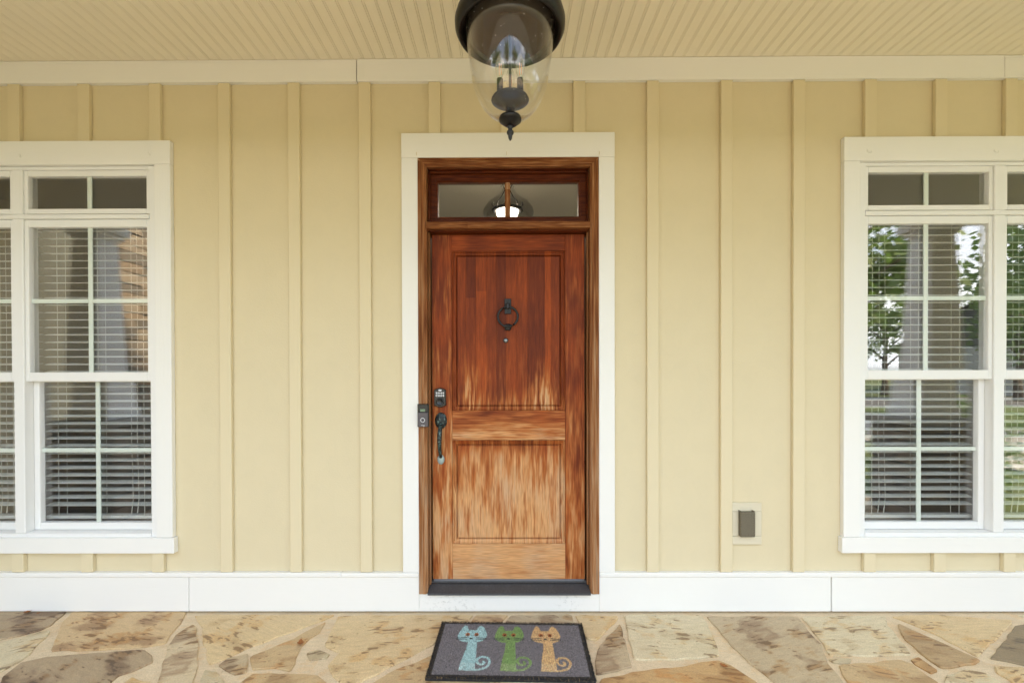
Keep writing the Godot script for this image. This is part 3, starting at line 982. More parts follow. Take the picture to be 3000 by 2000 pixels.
	for i in tp.size() - 1:
		var a: Vector2 = tp[i]
		var b: Vector2 = tp[i + 1]
		quad(th, Vector3(-0.4560, a.y, a.x), Vector3(0.4722, a.y, a.x), Vector3(0.4722, b.y, b.x), Vector3(-0.4560, b.y, b.x), Vector3(0, b.x - a.x, -(b.y - a.y)))
	part("threshold", done(th), M.threshold_metal, f)

# ------------------------------------------------------------ door
func build_door() -> void:
	var d := thing("front_door", "weathered brown wooden front door with two raised panels and ring knocker", "door")
	var x0 := -0.4423
	var y0 := 0.1491
	var zf := -0.060
	var zb := -0.104
	UA = Vector3(1.0 / 0.8987, 0, 0); UB = Vector3(0, -1.0 / 2.0325, 0); UO = Vector2(0.4423 / 0.8987, 1.0 + 0.1491 / 2.0325)
	part("stile", box_mesh(Vector3(x0, y0, zb), Vector3(-0.3248, 2.1806, zf), 0.0015), M.door_wood, d)
	part("stile", box_mesh(Vector3(0.3416, y0, zb), Vector3(0.4564, 2.1806, zf), 0.0015), M.door_wood, d)
	for r in [[2.0835, 2.1806], [0.9705, 1.1456], [0.1491, 0.3593]]:
		part("rail", box_mesh(Vector3(-0.3244, r[0], zb), Vector3(0.3412, r[1], zf - 0.0003), 0.0012), M.door_wood, d)
	var pr := [Vector2(0, zf - 0.009), Vector2(0.0022, zf - 0.009), Vector2(0.003, zf + 0.004), Vector2(0.005, zf + 0.0055), Vector2(0.009, zf + 0.004), Vector2(0.011, zf - 0.002), Vector2(0.014, zf - 0.004), Vector2(0.021, zf - 0.006), Vector2(0.0255, zf - 0.012), Vector2(0.027, zf - 0.022), Vector2(0.034, zf - 0.022)]
	for k in 2:
		var r: Array = [[-0.3246, 0.3414, 1.1456, 2.0835], [-0.3258, 0.3408, 0.3593, 0.9705]][k]
		var st := mk()
		frame_sweep(st, r[0], r[1], r[2], r[3], pr)
		part("panel_moulding", done(st), M.door_wood, d)
		if k == 0:
			var pan := part("panel", box_mesh(Vector3(r[0] + 0.005, r[2] + 0.005, zf - 0.036), Vector3(r[1] - 0.005, r[3] - 0.005, zf - 0.0235)), M.door_wood, d)
			var ex := [-0.2906, -0.2432, -0.1848, -0.122, -0.0637, -0.0054, 0.0573, 0.1201, 0.2231, 0.259, 0.3074]
			for i in 10:
				part("stave", box_mesh(Vector3(ex[i] + 0.0001, 1.1796, zf - 0.0233), Vector3(ex[i + 1] - 0.0001, 2.0495, zf - 0.0055 - 0.0003 * (i % 2)), 0.0006), M.door_wood, pan)
		else:
			part("panel", box_mesh(Vector3(-0.2918, 0.3933, zf - 0.036), Vector3(0.3068, 0.9365, zf - 0.0055), 0.0015), M.door_wood, d)
	uv_plain()
	part("sweep", box_mesh(Vector3(x0 + 0.004, 0.1372, -0.098), Vector3(0.452, 0.1489, -0.057), 0.002), M.sweep_grey, d)
	# knocker
	var kn := part("knocker", box_mesh(Vector3(-0.0147, 1.7135, zf - 0.0065), Vector3(0.0247, 1.8028, zf + 0.005), 0.002), M.iron, d)
	var st := mk(true)
	var pts := []
	var rad := []
	for k in 33:
		var a := TAU * k / 32.0 + PI / 2
		pts.append(Vector3(0.0052 + 0.058 * cos(a), 1.6955 + 0.058 * sin(a), zf + 0.019 - 0.004 * sin(a)))
		rad.append(0.0066 + 0.0006 * sin(a * 9.0))
	tube(st, pts, rad, 10)
	part("ring", done(st), M.iron, kn)
	part("hasp", box_mesh(Vector3(-0.007, 1.741, zf + 0.0052), Vector3(0.0165, 1.7745, zf + 0.024), 0.005), M.bronze, kn)
	st = mk(true)
	bx(st, Vector3(-0.0135, 1.616, zf - 0.0055), Vector3(0.0235, 1.655, zf + 0.0118), 0.011)
	part("strike", done(st), M.iron, kn)
	for y in [1.727, 1.790]:
		var sc := part("screw", lathe([Vector2(0.0035, 0), Vector2(0.003, 0.0015), Vector2(0, 0.002)], 10), M.iron, kn, Vector3(0.005, y, zf + 0.005))
		sc.rotation.x = PI / 2
	# peephole
	var pe := part("peephole", lathe([Vector2(0, -0.006), Vector2(0.0145, -0.006), Vector2(0.0145, 0.001), Vector2(0.012, 0.0025), Vector2(0.0095, 0.002), Vector2(0.008, 0.0005)], 24), M.iron, d, Vector3(-0.0079, 1.558, zf))
	pe.rotation.x = PI / 2
	part("lens", lathe([Vector2(0.0125, 0.0), Vector2(0.010, 0.0028), Vector2(0.005, 0.0045), Vector2(0, 0.005)], 20), M.steel, pe, Vector3(0, 0.0005, 0))
	# keypad lock: a plate with an ogee top and foot
	st = mk()
	var ol := PackedVector2Array()
	for p in [Vector2(-0.034, 0.046), Vector2(-0.026, 0.049), Vector2(-0.014, 0.055), Vector2(0, 0.0575), Vector2(0.014, 0.055), Vector2(0.026, 0.049), Vector2(0.034, 0.046), Vector2(0.034, -0.046), Vector2(0.026, -0.048), Vector2(0.014, -0.054), Vector2(0, -0.0565), Vector2(-0.014, -0.054), Vector2(-0.026, -0.048), Vector2(-0.034, -0.046)]:
		ol.append(p)
	plate(st, ol, 0.0005, 0.018, 0.003)
	var kp := part("keypad_lock", done(st), M.black_plastic, d, Vector3(-0.3945, 1.2224, zf))
	var oval := lathe([Vector2(0.0043, 0), Vector2(0.0040, 0.0012), Vector2(0, 0.0014)], 14)
	for r in 2:
		for c in 5:
			var b := part("button", oval, M.white_print, kp, Vector3(-0.0212 + 0.0106 * c, 0.0275 - 0.0155 * r, 0.0181))
			b.rotation.x = PI / 2
			b.scale = Vector3(0.9, 1, 1.45)
	var logo := part("logo_oval", lathe([Vector2(0.010, 0), Vector2(0.0094, 0.0012), Vector2(0.0035, 0.0013), Vector2(0.003, 0.0006), Vector2(0, 0.0006)], 20), M.white_print, kp, Vector3(0, 0.0432, 0.0181))
	logo.rotation.x = PI / 2
	logo.scale = Vector3(1.05, 1, 0.55)
	var cy := part("lock_cylinder", lathe([Vector2(0.0225, 0), Vector2(0.0225, 0.006), Vector2(0.019, 0.009), Vector2(0.017, 0.007), Vector2(0, 0.007)], 28), M.black_plastic, kp, Vector3(0.0005, -0.0235, 0.0181))
	cy.rotation.x = PI / 2
	# handle set
	st = mk(true)
	var hp := []
	for p in [Vector2(0, 0.0), Vector2(0.004, 0.0)]:
		hp.append(p)
	var rose := lathe([Vector2(0.036, 0), Vector2(0.0355, 0.005), Vector2(0.030, 0.010), Vector2(0.016, 0.0135), Vector2(0, 0.0145)], 32)
	var hs := part("handle", rose, M.verdigris, d, Vector3(-0.3912, 1.0862, zf))
	hs.rotation.x = PI / 2
	hs.scale = Vector3(1, 1, 1.36)
	st = mk(true)
	tube(st, [Vector3(-0.3905, 1.064, zf + 0.012), Vector3(-0.3905, 1.052, zf + 0.030), Vector3(-0.3910, 1.036, zf + 0.045), Vector3(-0.3925, 1.010, zf + 0.052), Vector3(-0.3935, 0.975, zf + 0.054), Vector3(-0.3930, 0.930, zf + 0.046), Vector3(-0.3925, 0.895, zf + 0.028), Vector3(-0.3920, 0.872, zf + 0.010)], [0.012, 0.012, 0.0125, 0.0135, 0.013, 0.011, 0.0095, 0.009], 14, 0.8)
	part("grip", done(st), M.verdigris, hs).transform = hs.transform.affine_inverse()
	st = mk(true)
	bx(st, Vector3(-0.404, 1.066, zf + 0.012), Vector3(-0.380, 1.074, zf + 0.030), 0.003)
	part("thumb_latch", done(st), M.verdigris, hs).transform = hs.transform.affine_inverse()
	var foot := part("handle_foot", lathe([Vector2(0.0212, 0), Vector2(0.0205, 0.004), Vector2(0.012, 0.0065), Vector2(0, 0.007)], 24), M.pale_verdigris, hs)
	foot.transform = hs.transform.affine_inverse() * Transform3D(Basis(Vector3(1, 0, 0), PI / 2).scaled(Vector3(1, 1.38, 1)), Vector3(-0.3926, 0.8573, zf))

# a flat plate over an outline, z from z0 to z1, edge cut by e
func plate(st: SurfaceTool, ol: PackedVector2Array, z0: float, z1: float, e: float) -> void:
	var inn := PackedVector2Array()
	for p in ol:
		inn.append(p - p.normalized() * e)
	var t := Geometry2D.triangulate_polygon(inn)
	for i in range(0, t.size(), 3):
		tri(st, Vector3(inn[t[i]].x, inn[t[i]].y, z1), Vector3(inn[t[i + 1]].x, inn[t[i + 1]].y, z1), Vector3(inn[t[i + 2]].x, inn[t[i + 2]].y, z1), Vector3(0, 0, 1))
	for i in ol.size():
		var j := (i + 1) % ol.size()
		var m := (ol[i] + ol[j]) / 2.0
		quad(st, Vector3(ol[i].x, ol[i].y, z1 - e), Vector3(ol[j].x, ol[j].y, z1 - e), Vector3(inn[j].x, inn[j].y, z1), Vector3(inn[i].x, inn[i].y, z1), Vector3(m.x, m.y, m.length()))
		quad(st, Vector3(ol[i].x, ol[i].y, z0), Vector3(ol[j].x, ol[j].y, z0), Vector3(ol[j].x, ol[j].y, z1 - e), Vector3(ol[i].x, ol[i].y, z1 - e), Vector3(m.x, m.y, 0))

# ------------------------------------------------------------ windows and blinds
# edge: where the frame meets the casing nearest the door; dir: away from the door
func build_window(edge: float, dir: float, label: String) -> void:
	var w := thing("twin_window", label, "window", Vector3(edge, 0, 0), "twin windows beside the door")
	var side := "right-hand" if dir > 0 else "left-hand"
	# from u (away from the door) to x
	var B := func(u0: float, u1: float, y0: float, y1: float, z0: float, z1: float, e := 0.0015) -> ArrayMesh:
		return box_mesh(Vector3(minf(u0 * dir, u1 * dir), y0, z0), Vector3(maxf(u0 * dir, u1 * dir), y1, z1), e)
	part("casing_board", B.call(-0.0925, -0.0004, 0.4295, 2.5610, 0.0003, 0.030, 0.002), M.trim_upright, w)
	part("casing_board", B.call(1.6174, 1.7095, 0.4295, 2.5610, 0.0003, 0.030, 0.002), M.trim_upright, w)
	part("casing_board", B.call(-0.093, 1.71, 2.5620, 2.6970, 0.0003, 0.0310, 0.002), M.trim_level, w)
	part("casing_board", B.call(-0.104, 1.721, 0.3400, 0.4285, 0.0003, 0.036, 0.002), M.trim_level, w)
	# vinyl frame: jambs, head, sill, mullion, and the rail between transom and sashes
	var fr := mk()
	for p in [[0.0, 0.044, 0.4185, 2.5605, -0.078, 0.010], [1.573, 1.6168, 0.4185, 2.5605, -0.078, 0.010], [0.0442, 1.5728, 2.5415, 2.5605, -0.078, 0.009], [0.0442, 1.5728, 0.4185, 0.4490, -0.078, 0.016], [0.0442, 1.5728, 2.2600, 2.2850, -0.078, 0.013]]:
		bx(fr, Vector3(minf(p[0] * dir, p[1] * dir), p[2], p[4]), Vector3(maxf(p[0] * dir, p[1] * dir), p[3], p[5]), 0.0025)
	part("frame", done(fr), M.vinyl, w)
	var mu := mk()
	for p in [[0.4492, 2.2598], [2.2852, 2.5413]]:
		bx(mu, Vector3(minf(0.776 * dir, 0.836 * dir), p[0], -0.078), Vector3(maxf(0.776 * dir, 0.836 * dir), p[1], 0.011), 0.003)
	part("mullion", done(mu), M.vinyl, w)
	for unit in 2:
		var o := 0.0 if unit == 0 else 0.792
		# [u0, u1, y0, y1, stile, top rail, foot rail, front z, grille heights]
		for s in [[0.0446, 0.7756, 2.2905, 2.5412, 0.0215, 0.0330, 0.0305, 0.002, -1.0], [0.0446, 0.7756, 1.3240, 2.2590, 0.0215, 0.0440, 0.0530, 0.001, 1.791], [0.0446, 0.7756, 0.4505, 1.3600, 0.0340, 0.0400, 0.0410, -0.040, 0.916]]:
			var u0: float = s[0] + o
			var u1: float = s[1] + o
			var st := mk()
			var ts: float = s[4]
			var zf: float = s[7]
			for r in [[u0, u0 + ts, s[2], s[3]], [u1 - ts, u1, s[2], s[3]], [u0 + ts + 0.0002, u1 - ts - 0.0002, s[3] - s[5], s[3] - 0.0004], [u0 + ts + 0.0002, u1 - ts - 0.0002, s[2] + 0.0004, s[2] + s[6]]]:
				bx(st, Vector3(minf(r[0] * dir, r[1] * dir), r[2], zf - 0.034), Vector3(maxf(r[0] * dir, r[1] * dir), r[3], zf), 0.0025)
			var sash := part("sash", done(st), M.vinyl, w)
			var ya: float = s[2] + s[6] - 0.004
			var yb: float = s[3] - s[5] + 0.004
			var ga := minf((u0 + ts - 0.004) * dir, (u1 - ts + 0.004) * dir)
			var gb := maxf((u0 + ts - 0.004) * dir, (u1 - ts + 0.004) * dir)
			part("pane", pane_mesh(ga, gb, ya, yb, zf - 0.010), M.pane, sash)
			var mid := (u0 + u1) / 2.0
			part("muntin", B.call(mid - 0.0128, mid + 0.0128, ya, yb, zf - 0.0235, zf - 0.0145, 0.002), M.grille, sash)
			if s[8] > 0:
				for h in [[u0 + ts, mid - 0.0130], [mid + 0.0130, u1 - ts]]:
					part("muntin", B.call(h[0], h[1], s[8] - 0.0122, s[8] + 0.0122, zf - 0.0235, zf - 0.0145, 0.002), M.grille, sash)
			if zf < -0.02:
				for q in [0.22, 0.55]:
					var lu: float = lerpf(u0, u1, q)
					part("sash_lock", B.call(lu - 0.026, lu + 0.026, s[3] + 0.0002, s[3] + 0.021, zf - 0.030, zf - 0.004, 0.006), M.grille, sash)
		blind(edge, dir, o, "white slat blind hanging in the %s twin window, in the half %s the door" % [side, "next to" if unit == 0 else "away from"])

func blind(edge: float, dir: float, o: float, label: String) -> void:
	var b := thing("window_blind", label, "blind", Vector3(edge + dir * (0.410 + o), 0, -0.132), "slat blinds in the windows")
	var hw := 0.366
	part("head_rail", box_mesh(Vector3(-hw, 2.262, -0.026), Vector3(hw, 2.300, 0.026), 0.003), M.slat, b)
	var key := "slat"
	if not shapes.has(key):
		# a slightly crowned slat
		var st := mk(true)
		var n := 4
		for i in n:
			var a := -0.025 + 0.05 * i / n
			var c := -0.025 + 0.05 * (i + 1) / n
			var ya := 0.0022 * (1.0 - pow(a / 0.025, 2))
			var yc := 0.0022 * (1.0 - pow(c / 0.025, 2))
			quad(st, Vector3(-hw, ya, a), Vector3(hw, ya, a), Vector3(hw, yc, c), Vector3(-hw, yc, c), Vector3.UP)
			quad(st, Vector3(-hw, ya - 0.0028, a), Vector3(hw, ya - 0.0028, a), Vector3(hw, yc - 0.0028, c), Vector3(-hw, yc - 0.0028, c), Vector3.DOWN)
		st.set_smooth_group(-1)
		for s in [-1, 1]:
			quad(st, Vector3(-hw, 0, 0.025 * s), Vector3(hw, 0, 0.025 * s), Vector3(hw, -0.0028, 0.025 * s), Vector3(-hw, -0.0028, 0.025 * s), Vector3(0, 0, s))
		shapes[key] = done(st)
	var y := 2.232
	while y > 0.535:
		var s := part("slat", shapes[key], M.slat, b, Vector3(rng.randf_range(-0.001, 0.001), y + rng.randf_range(-0.0008, 0.0008), 0))
		s.rotation.x = deg_to_rad(9.5 + rng.randf_range(-0.7, 0.7))
		s.rotation.z = rng.randf_range(-0.0008, 0.0008)
		y -= 0.0447
	part("bottom_rail", box_mesh(Vector3(-hw, 0.492, -0.025), Vector3(hw, 0.512, 0.025), 0.003), M.slat, b)
	for x: float in [-0.235, 0.04, 0.285]:
		for z in [-0.0262, 0.0262]:
			part("ladder_cord", box_mesh(Vector3(x * dir - 0.0011, 0.505, z - 0.0011), Vector3(x * dir + 0.0011, 2.264, z + 0.0011)), M.cord, b)
	for x: float in [-0.20, -0.165]:
		var st := mk()
		tube(st, [Vector3(x * dir, 2.264, 0.030), Vector3(x * dir + 0.004, 1.6, 0.031), Vector3(x * dir - 0.003, 1.0, 0.031), Vector3(x * dir + 0.006, 0.62, 0.032), Vector3(x * dir - 0.004, 0.53, 0.032)], [0.0013, 0.0013, 0.0013, 0.0013, 0.0030], 5)
		part("pull_cord", done(st), M.cord, b)

# ------------------------------------------------------------ lantern
func build_lantern() -> void:
	var l := thing("porch_lantern", "dark bronze porch lantern with clear seeded glass bell and candle bulbs", "lantern", Vector3(0.0138, 0, 0.92))
	part("canopy", lathe([Vector2(0, 3.120), Vector2(0.03, 3.122), Vector2(0.055, 3.132), Vector2(0.065, 3.1535), Vector2(0, 3.1535)], 32), M.bronze, l)
	part("stem", lathe([Vector2(0.009, 2.86), Vector2(0.009, 3.03), Vector2(0.014, 3.035), Vector2(0.014, 3.05), Vector2(0.009, 3.055), Vector2(0.009, 3.1215)], 14), M.bronze, l)
	part("pan", lathe([Vector2(0, 2.9), Vector2(0.03, 2.885), Vector2(0.045, 2.85), Vector2(0.075, 2.80), Vector2(0.12, 2.765), Vector2(0.165, 2.735), Vector2(0.178, 2.715), Vector2(0.186, 2.705), Vector2(0.198, 2.690), Vector2(0.2045, 2.668), Vector2(0.2035, 2.650), Vector2(0.196, 2.634), Vector2(0.186, 2.628), Vector2(0.180, 2.634), Vector2(0.176, 2.645), Vector2(0.171, 2.650), Vector2(0.169, 2.662), Vector2(0.169, 2.672)], 64), M.bronze, l)
	part("pan_underside", lathe([Vector2(0.1690, 2.672), Vector2(0.157, 2.672), Vector2(0.1525, 2.622), Vector2(0.149, 2.614), Vector2(0.12, 2.620), Vector2(0.03, 2.628), Vector2(0.0, 2.628)], 64), M.pan_enamel, l)
	var outer := [Vector2(0.1665, 2.660), Vector2(0.1660, 2.640), Vector2(0.1625, 2.610), Vector2(0.1575, 2.570), Vector2(0.1520, 2.530), Vector2(0.1465, 2.490), Vector2(0.1405, 2.455), Vector2(0.1310, 2.420), Vector2(0.1180, 2.390), Vector2(0.1010, 2.364), Vector2(0.0800, 2.342), Vector2(0.0580, 2.327), Vector2(0.0300, 2.319)]
	var gst := mk(true)
	lathe_into(gst, outer.duplicate(), 72, Vector3.ZERO)
	var inner := []
	for p in outer:
		inner.append(Vector2(p.x - 0.0032, p.y + (0.0032 if p.y < 2.45 else 0.0)))
	inner.reverse()
	lathe_into(gst, inner, 72, Vector3.ZERO)
	var glass := part("glass_bell", done(gst), M.lamp_glass, l)
	# seeds blown into the glass
	var ball := SphereMesh.new()
	ball.radius = 0.0011
	ball.height = 0.0034
	ball.radial_segments = 6
	ball.rings = 4
	var mm := MultiMesh.new()
	mm.transform_format = MultiMesh.TRANSFORM_3D
	mm.mesh = ball
	mm.instance_count = 150
	for k in 150:
		var i := rng.randi_range(0, 9)
		var t := rng.randf()
		var p: Vector2 = outer[i].lerp(outer[i + 1], t)
		var a := rng.randf() * TAU
		var s := rng.randf_range(0.35, 1.0)
		mm.set_instance_transform(k, Transform3D(Basis.from_scale(Vector3(s, s, s)), Vector3(cos(a) * (p.x - 0.0016), p.y, sin(a) * (p.x - 0.0016))))
	var sd := MultiMeshInstance3D.new()
	sd.name = "glass_seed"
	sd.multimesh = mm
	sd.material_override = M.seed
	sd.set_meta("kind", "stuff")
	glass.add_child(sd, true)
	part("rod", lathe([Vector2(0.0052, 2.36), Vector2(0.0052, 2.629)], 12), M.bronze, l)
	part("dish", lathe([Vector2(0, 2.392), Vector2(0.050, 2.392), Vector2(0.058, 2.396), Vector2(0.067, 2.394), Vector2(0.0705, 2.386), Vector2(0.066, 2.3825), Vector2(0.060, 2.382), Vector2(0.058, 2.378), Vector2(0.050, 2.377), Vector2(0.048, 2.373), Vector2(0.036, 2.371), Vector2(0.030, 2.366), Vector2(0.018, 2.362), Vector2(0.016, 2.332), Vector2(0, 2.332)], 40), M.bronze, l)
	for k in 3:
		var a := TAU * k / 3.0 + PI / 6.0 + 0.02
		var c := Vector3(cos(a) * 0.043, 0, sin(a) * 0.043)
		var sl := part("candle_sleeve", lathe([Vector2(0.0118, 2.390), Vector2(0.0118, 2.452), Vector2(0.009, 2.454), Vector2(0, 2.454)], 20), M.bronze, l, c)
		part("bulb", lathe([Vector2(0.0075, 2.454), Vector2(0.0095, 2.462), Vector2(0.0150, 2.476), Vector2(0.0172, 2.492), Vector2(0.0160, 2.508), Vector2(0.0115, 2.524), Vector2(0.0060, 2.536), Vector2(0.0020, 2.546), Vector2(0, 2.548)], 24), M.bulb_glass, sl)
		var st := mk(true)
		for q in 3:
			var b := TAU * q / 3.0
			tube(st, [Vector3(cos(b) * 0.005, 2.468, sin(b) * 0.005), Vector3(cos(b) * 0.0045, 2.508, sin(b) * 0.0045)], [0.0012, 0.0012], 5)
		part("filament", done(st), M.filament, sl)
	part("bottom_cap", lathe([Vector2(0, 2.330), Vector2(0.030, 2.329), Vector2(0.039, 2.325), Vector2(0.0425, 2.318), Vector2(0.0405, 2.310), Vector2(0.035, 2.308), Vector2(0.031, 2.302), Vector2(0.022, 2.295), Vector2(0.012, 2.291), Vector2(0, 2.290)], 40), M.bronze, l)
	part("finial", lathe([Vector2(0, 2.292), Vector2(0.010, 2.291), Vector2(0.012, 2.287), Vector2(0.008, 2.282), Vector2(0.0075, 2.278), Vector2(0.0115, 2.273), Vector2(0.0135, 2.267), Vector2(0.0115, 2.261), Vector2(0.0078, 2.258), Vector2(0.0082, 2.254), Vector2(0.0060, 2.244), Vector2(0.0028, 2.238), Vector2(0, 2.2365)], 24), M.iron, l)

# ------------------------------------------------------------ small wall things
func build_doorbell() -> void:
	var z := 0.0345
	var d := thing("doorbell", "slim grey video doorbell with white ring, fixed to the wooden jamb", "doorbell", Vector3(-0.4772, 1.1274, z))
	part("back", box_mesh(Vector3(-0.0325, -0.0655, -0.0012), Vector3(0.0325, 0.0655, 0.010), 0.002), M.black_plastic, d)
	part("face_plate", box_mesh(Vector3(-0.0298, -0.0640, 0.0102), Vector3(0.0290, 0.0190, 0.0225), 0.003), M.bell_grey, d)
	part("camera_window", box_mesh(Vector3(-0.0298, 0.0195, 0.0102), Vector3(0.0290, 0.0640, 0.0225), 0.003), M.black_plastic, d)
	part("sensor", box_mesh(Vector3(-0.0150, 0.0225, 0.0222), Vector3(0.0135, 0.0380, 0.0233), 0.001), M.sensor, d)
	var b := part("button", lathe([Vector2(0.0095, 0), Vector2(0.009, 0.001), Vector2(0, 0.0012)], 28), M.bell_grey, d, Vector3(-0.0005, -0.0250, 0.0224))
	b.rotation.x = PI / 2
	var r := part("button_ring", lathe([Vector2(0.0098, 0), Vector2(0.0098, 0.0014), Vector2(0.0128, 0.0014), Vector2(0.0128, 0)], 32), M.white_print, d, Vector3(-0.0005, -0.0250, 0.0224))
	r.rotation.x = PI / 2
	var tm := TextMesh.new()
	tm.text = "ring"
	var fo := SystemFont.new()
	fo.font_names = PackedStringArray(["Droid Sans"])
	tm.font = fo
	tm.font_size = 64
	tm.pixel_size = 0.00017
	tm.depth = 0.0005
	part("lettering", tm, M.white_print, d, Vector3(0.0, -0.0545, 0.0228))

func build_box() -> void:
	var b := thing("outlet_box", "small bronze outlet cover on a cream mounting block low on the wall", "outlet cover", Vector3(1.3655, 0.5010, 0))
	part("mounting_block", box_mesh(Vector3(-0.087, 0.0712, 0.0003), Vector3(0.0905, 0.1195, 0.0150), 0.002), M.block_paint, b)
	part("mounting_block", box_mesh(Vector3(-0.087, -0.0708, 0.0003), Vector3(0.0905, 0.0702, 0.0140), 0.002), M.block_paint, b)
	part("mounting_block", box_mesh(Vector3(-0.0885, -0.1190, 0.0003), Vector3(0.0895, -0.0716, 0.0165), 0.002), M.block_paint, b)
	part("cover", box_mesh(Vector3(-0.0440, -0.0680, 0.0142), Vector3(0.0405, 0.0735, 0.0420), 0.004), M.cover_bronze, b)
	part("hinge", box_mesh(Vector3(-0.0465, 0.0740, 0.0152), Vector3(-0.036, 0.0785, 0.0390), 0.001), M.cover_bronze, b)
	part("hinge", box_mesh(Vector3(0.0300, 0.0740, 0.0152), Vector3(0.0405, 0.0785, 0.0390), 0.001), M.cover_bronze, b)

func build_mat() -> void:
	var m := thing("doormat", "dark grey coir doormat printed with blue, green and tan cats", "doormat", Vector3(0.0155, 0.0018, 0.388))
	m.rotation.y = -0.0224
	part("backing", box_mesh(Vector3(-0.379, 0.0, -0.2265), Vector3(0.379, 0.005, 0.2265), 0.001), M.rubber, m)
	# top of the pile, uneven, in a fine grid
	UA = Vector3(1.0 / 0.76, 0, 0); UB = Vector3(0, 0, 1.0 / 0.455); UO = Vector2(0.5, 0.5)
	var st := mk(true)
	var n := noise(30.0, 91, 2)
	var P := func(i: int, j: int) -> Vector3:
		var x := -0.379 + 0.758 * i / 72.0
		var z := -0.2265 + 0.453 * j / 44.0
		var rim := minf(minf(i, 72 - i), minf(j, 44 - j))
		var edge := Vector3.ZERO
		if rim == 0:
			edge = Vector3(n.get_noise_2d(x * 5.0, z * 5.0 + 3.0), 0, n.get_noise_2d(x * 5.0 + 7.0, z * 5.0)) * 0.004
		return Vector3(x, (0.010 if rim == 0 else 0.0145) + 0.0016 * n.get_noise_2d(x, z), z) + edge
	for j in 44:
		for i in 72:
			quad(st, P.call(i, j), P.call(i + 1, j), P.call(i + 1, j + 1), P.call(i, j + 1), Vector3.UP)
	for i in 72:
		for j in [0, 44]:
			var a: Vector3 = P.call(i, j)
			var b: Vector3 = P.call(i + 1, j)
			quad(st, a, b, Vector3(b.x, 0.0052, b.z), Vector3(a.x, 0.0052, a.z), Vector3(0, 0, -1 if j == 0 else 1))
	for j in 44:
		for i in [0, 72]:
			var a: Vector3 = P.call(i, j)
			var b: Vector3 = P.call(i, j + 1)
			quad(st, a, b, Vector3(b.x, 0.0052, b.z), Vector3(a.x, 0.0052, a.z), Vector3(-1 if i == 0 else 1, 0, 0))
	uv_plain()
	var top := part("pile", done(st), M.mat_print, m)
	# coir fibres standing out of it
	var im: Image = M.mat_print.albedo_texture.get_image()
	var fs := mk()
	for k in 3:
		var a := TAU * k / 3.0
		var b := TAU * (k + 1) / 3.0
		tri(fs, Vector3(cos(a), 0, sin(a)) * 0.0006, Vector3(cos(b), 0, sin(b)) * 0.0006, Vector3(0, 0.009, 0), Vector3(cos((a + b) / 2), 0.05, sin((a + b) / 2)))
	var mm := MultiMesh.new()
	mm.transform_format = MultiMesh.TRANSFORM_3D
	mm.use_colors = true
	mm.mesh = done(fs)
	var count := 26000
	mm.instance_count = count
	for k in count:
		var u := rng.randf()
		var v := rng.randf()
		if k < 3500:
			# more along the rim
			if rng.randf() < 0.6:
				v = 0.004 if rng.randf() < 0.4 else 0.996
			else:
				u = 0.003 if rng.randf() < 0.5 else 0.997
		var bs := Basis.from_euler(Vector3(rng.randfn(0, 0.55), rng.randf() * TAU, rng.randfn(0, 0.55)))
		mm.set_instance_transform(k, Transform3D(bs, Vector3(-0.379 + 0.758 * u, 0.0120, -0.2265 + 0.453 * v)))
		var c := im.get_pixel(clampi(int(u * 608), 0, 607), clampi(int(v * 364), 0, 363)).srgb_to_linear()
		if rng.randf() < 0.04:
			c = c.lerp(Color(0.34, 0.22, 0.10), 0.6)
		mm.set_instance_color(k, c * rng.randf_range(0.55, 1.7))
	var mi := MultiMeshInstance3D.new()
	mi.name = "coir_fibre"
	mi.multimesh = mm
	mi.material_override = M.pile
	mi.set_meta("kind", "stuff")
	top.add_child(mi, true)

func leaf_mesh(l: float, curl: float) -> ArrayMesh:
	var st := mk(true)
	var prev := []
	for i in 9:
		var t := i / 8.0
		var w := l * 0.30 * sin(PI * pow(t, 0.8)) * (1.0 + 0.15 * sin(t * 17.0))
		var x := l * (t - 0.5)
		var y := curl * (pow(2.0 * t - 1.0, 2)) * l + 0.0015
		var row := [Vector3(x, y + w * 0.55, -w), Vector3(x, y, 0), Vector3(x, y + w * 0.40, w)]
		if i > 0:
			for k in 2:
				quad(st, prev[k], prev[k + 1], row[k + 1], row[k], Vector3.UP)
		prev = row
	tube(st, [Vector3(l * 0.5, curl * l + 0.002, 0), Vector3(l * 0.66, curl * l + 0.003, 0.003)], [0.0009, 0.0006], 5)
	return done(st)

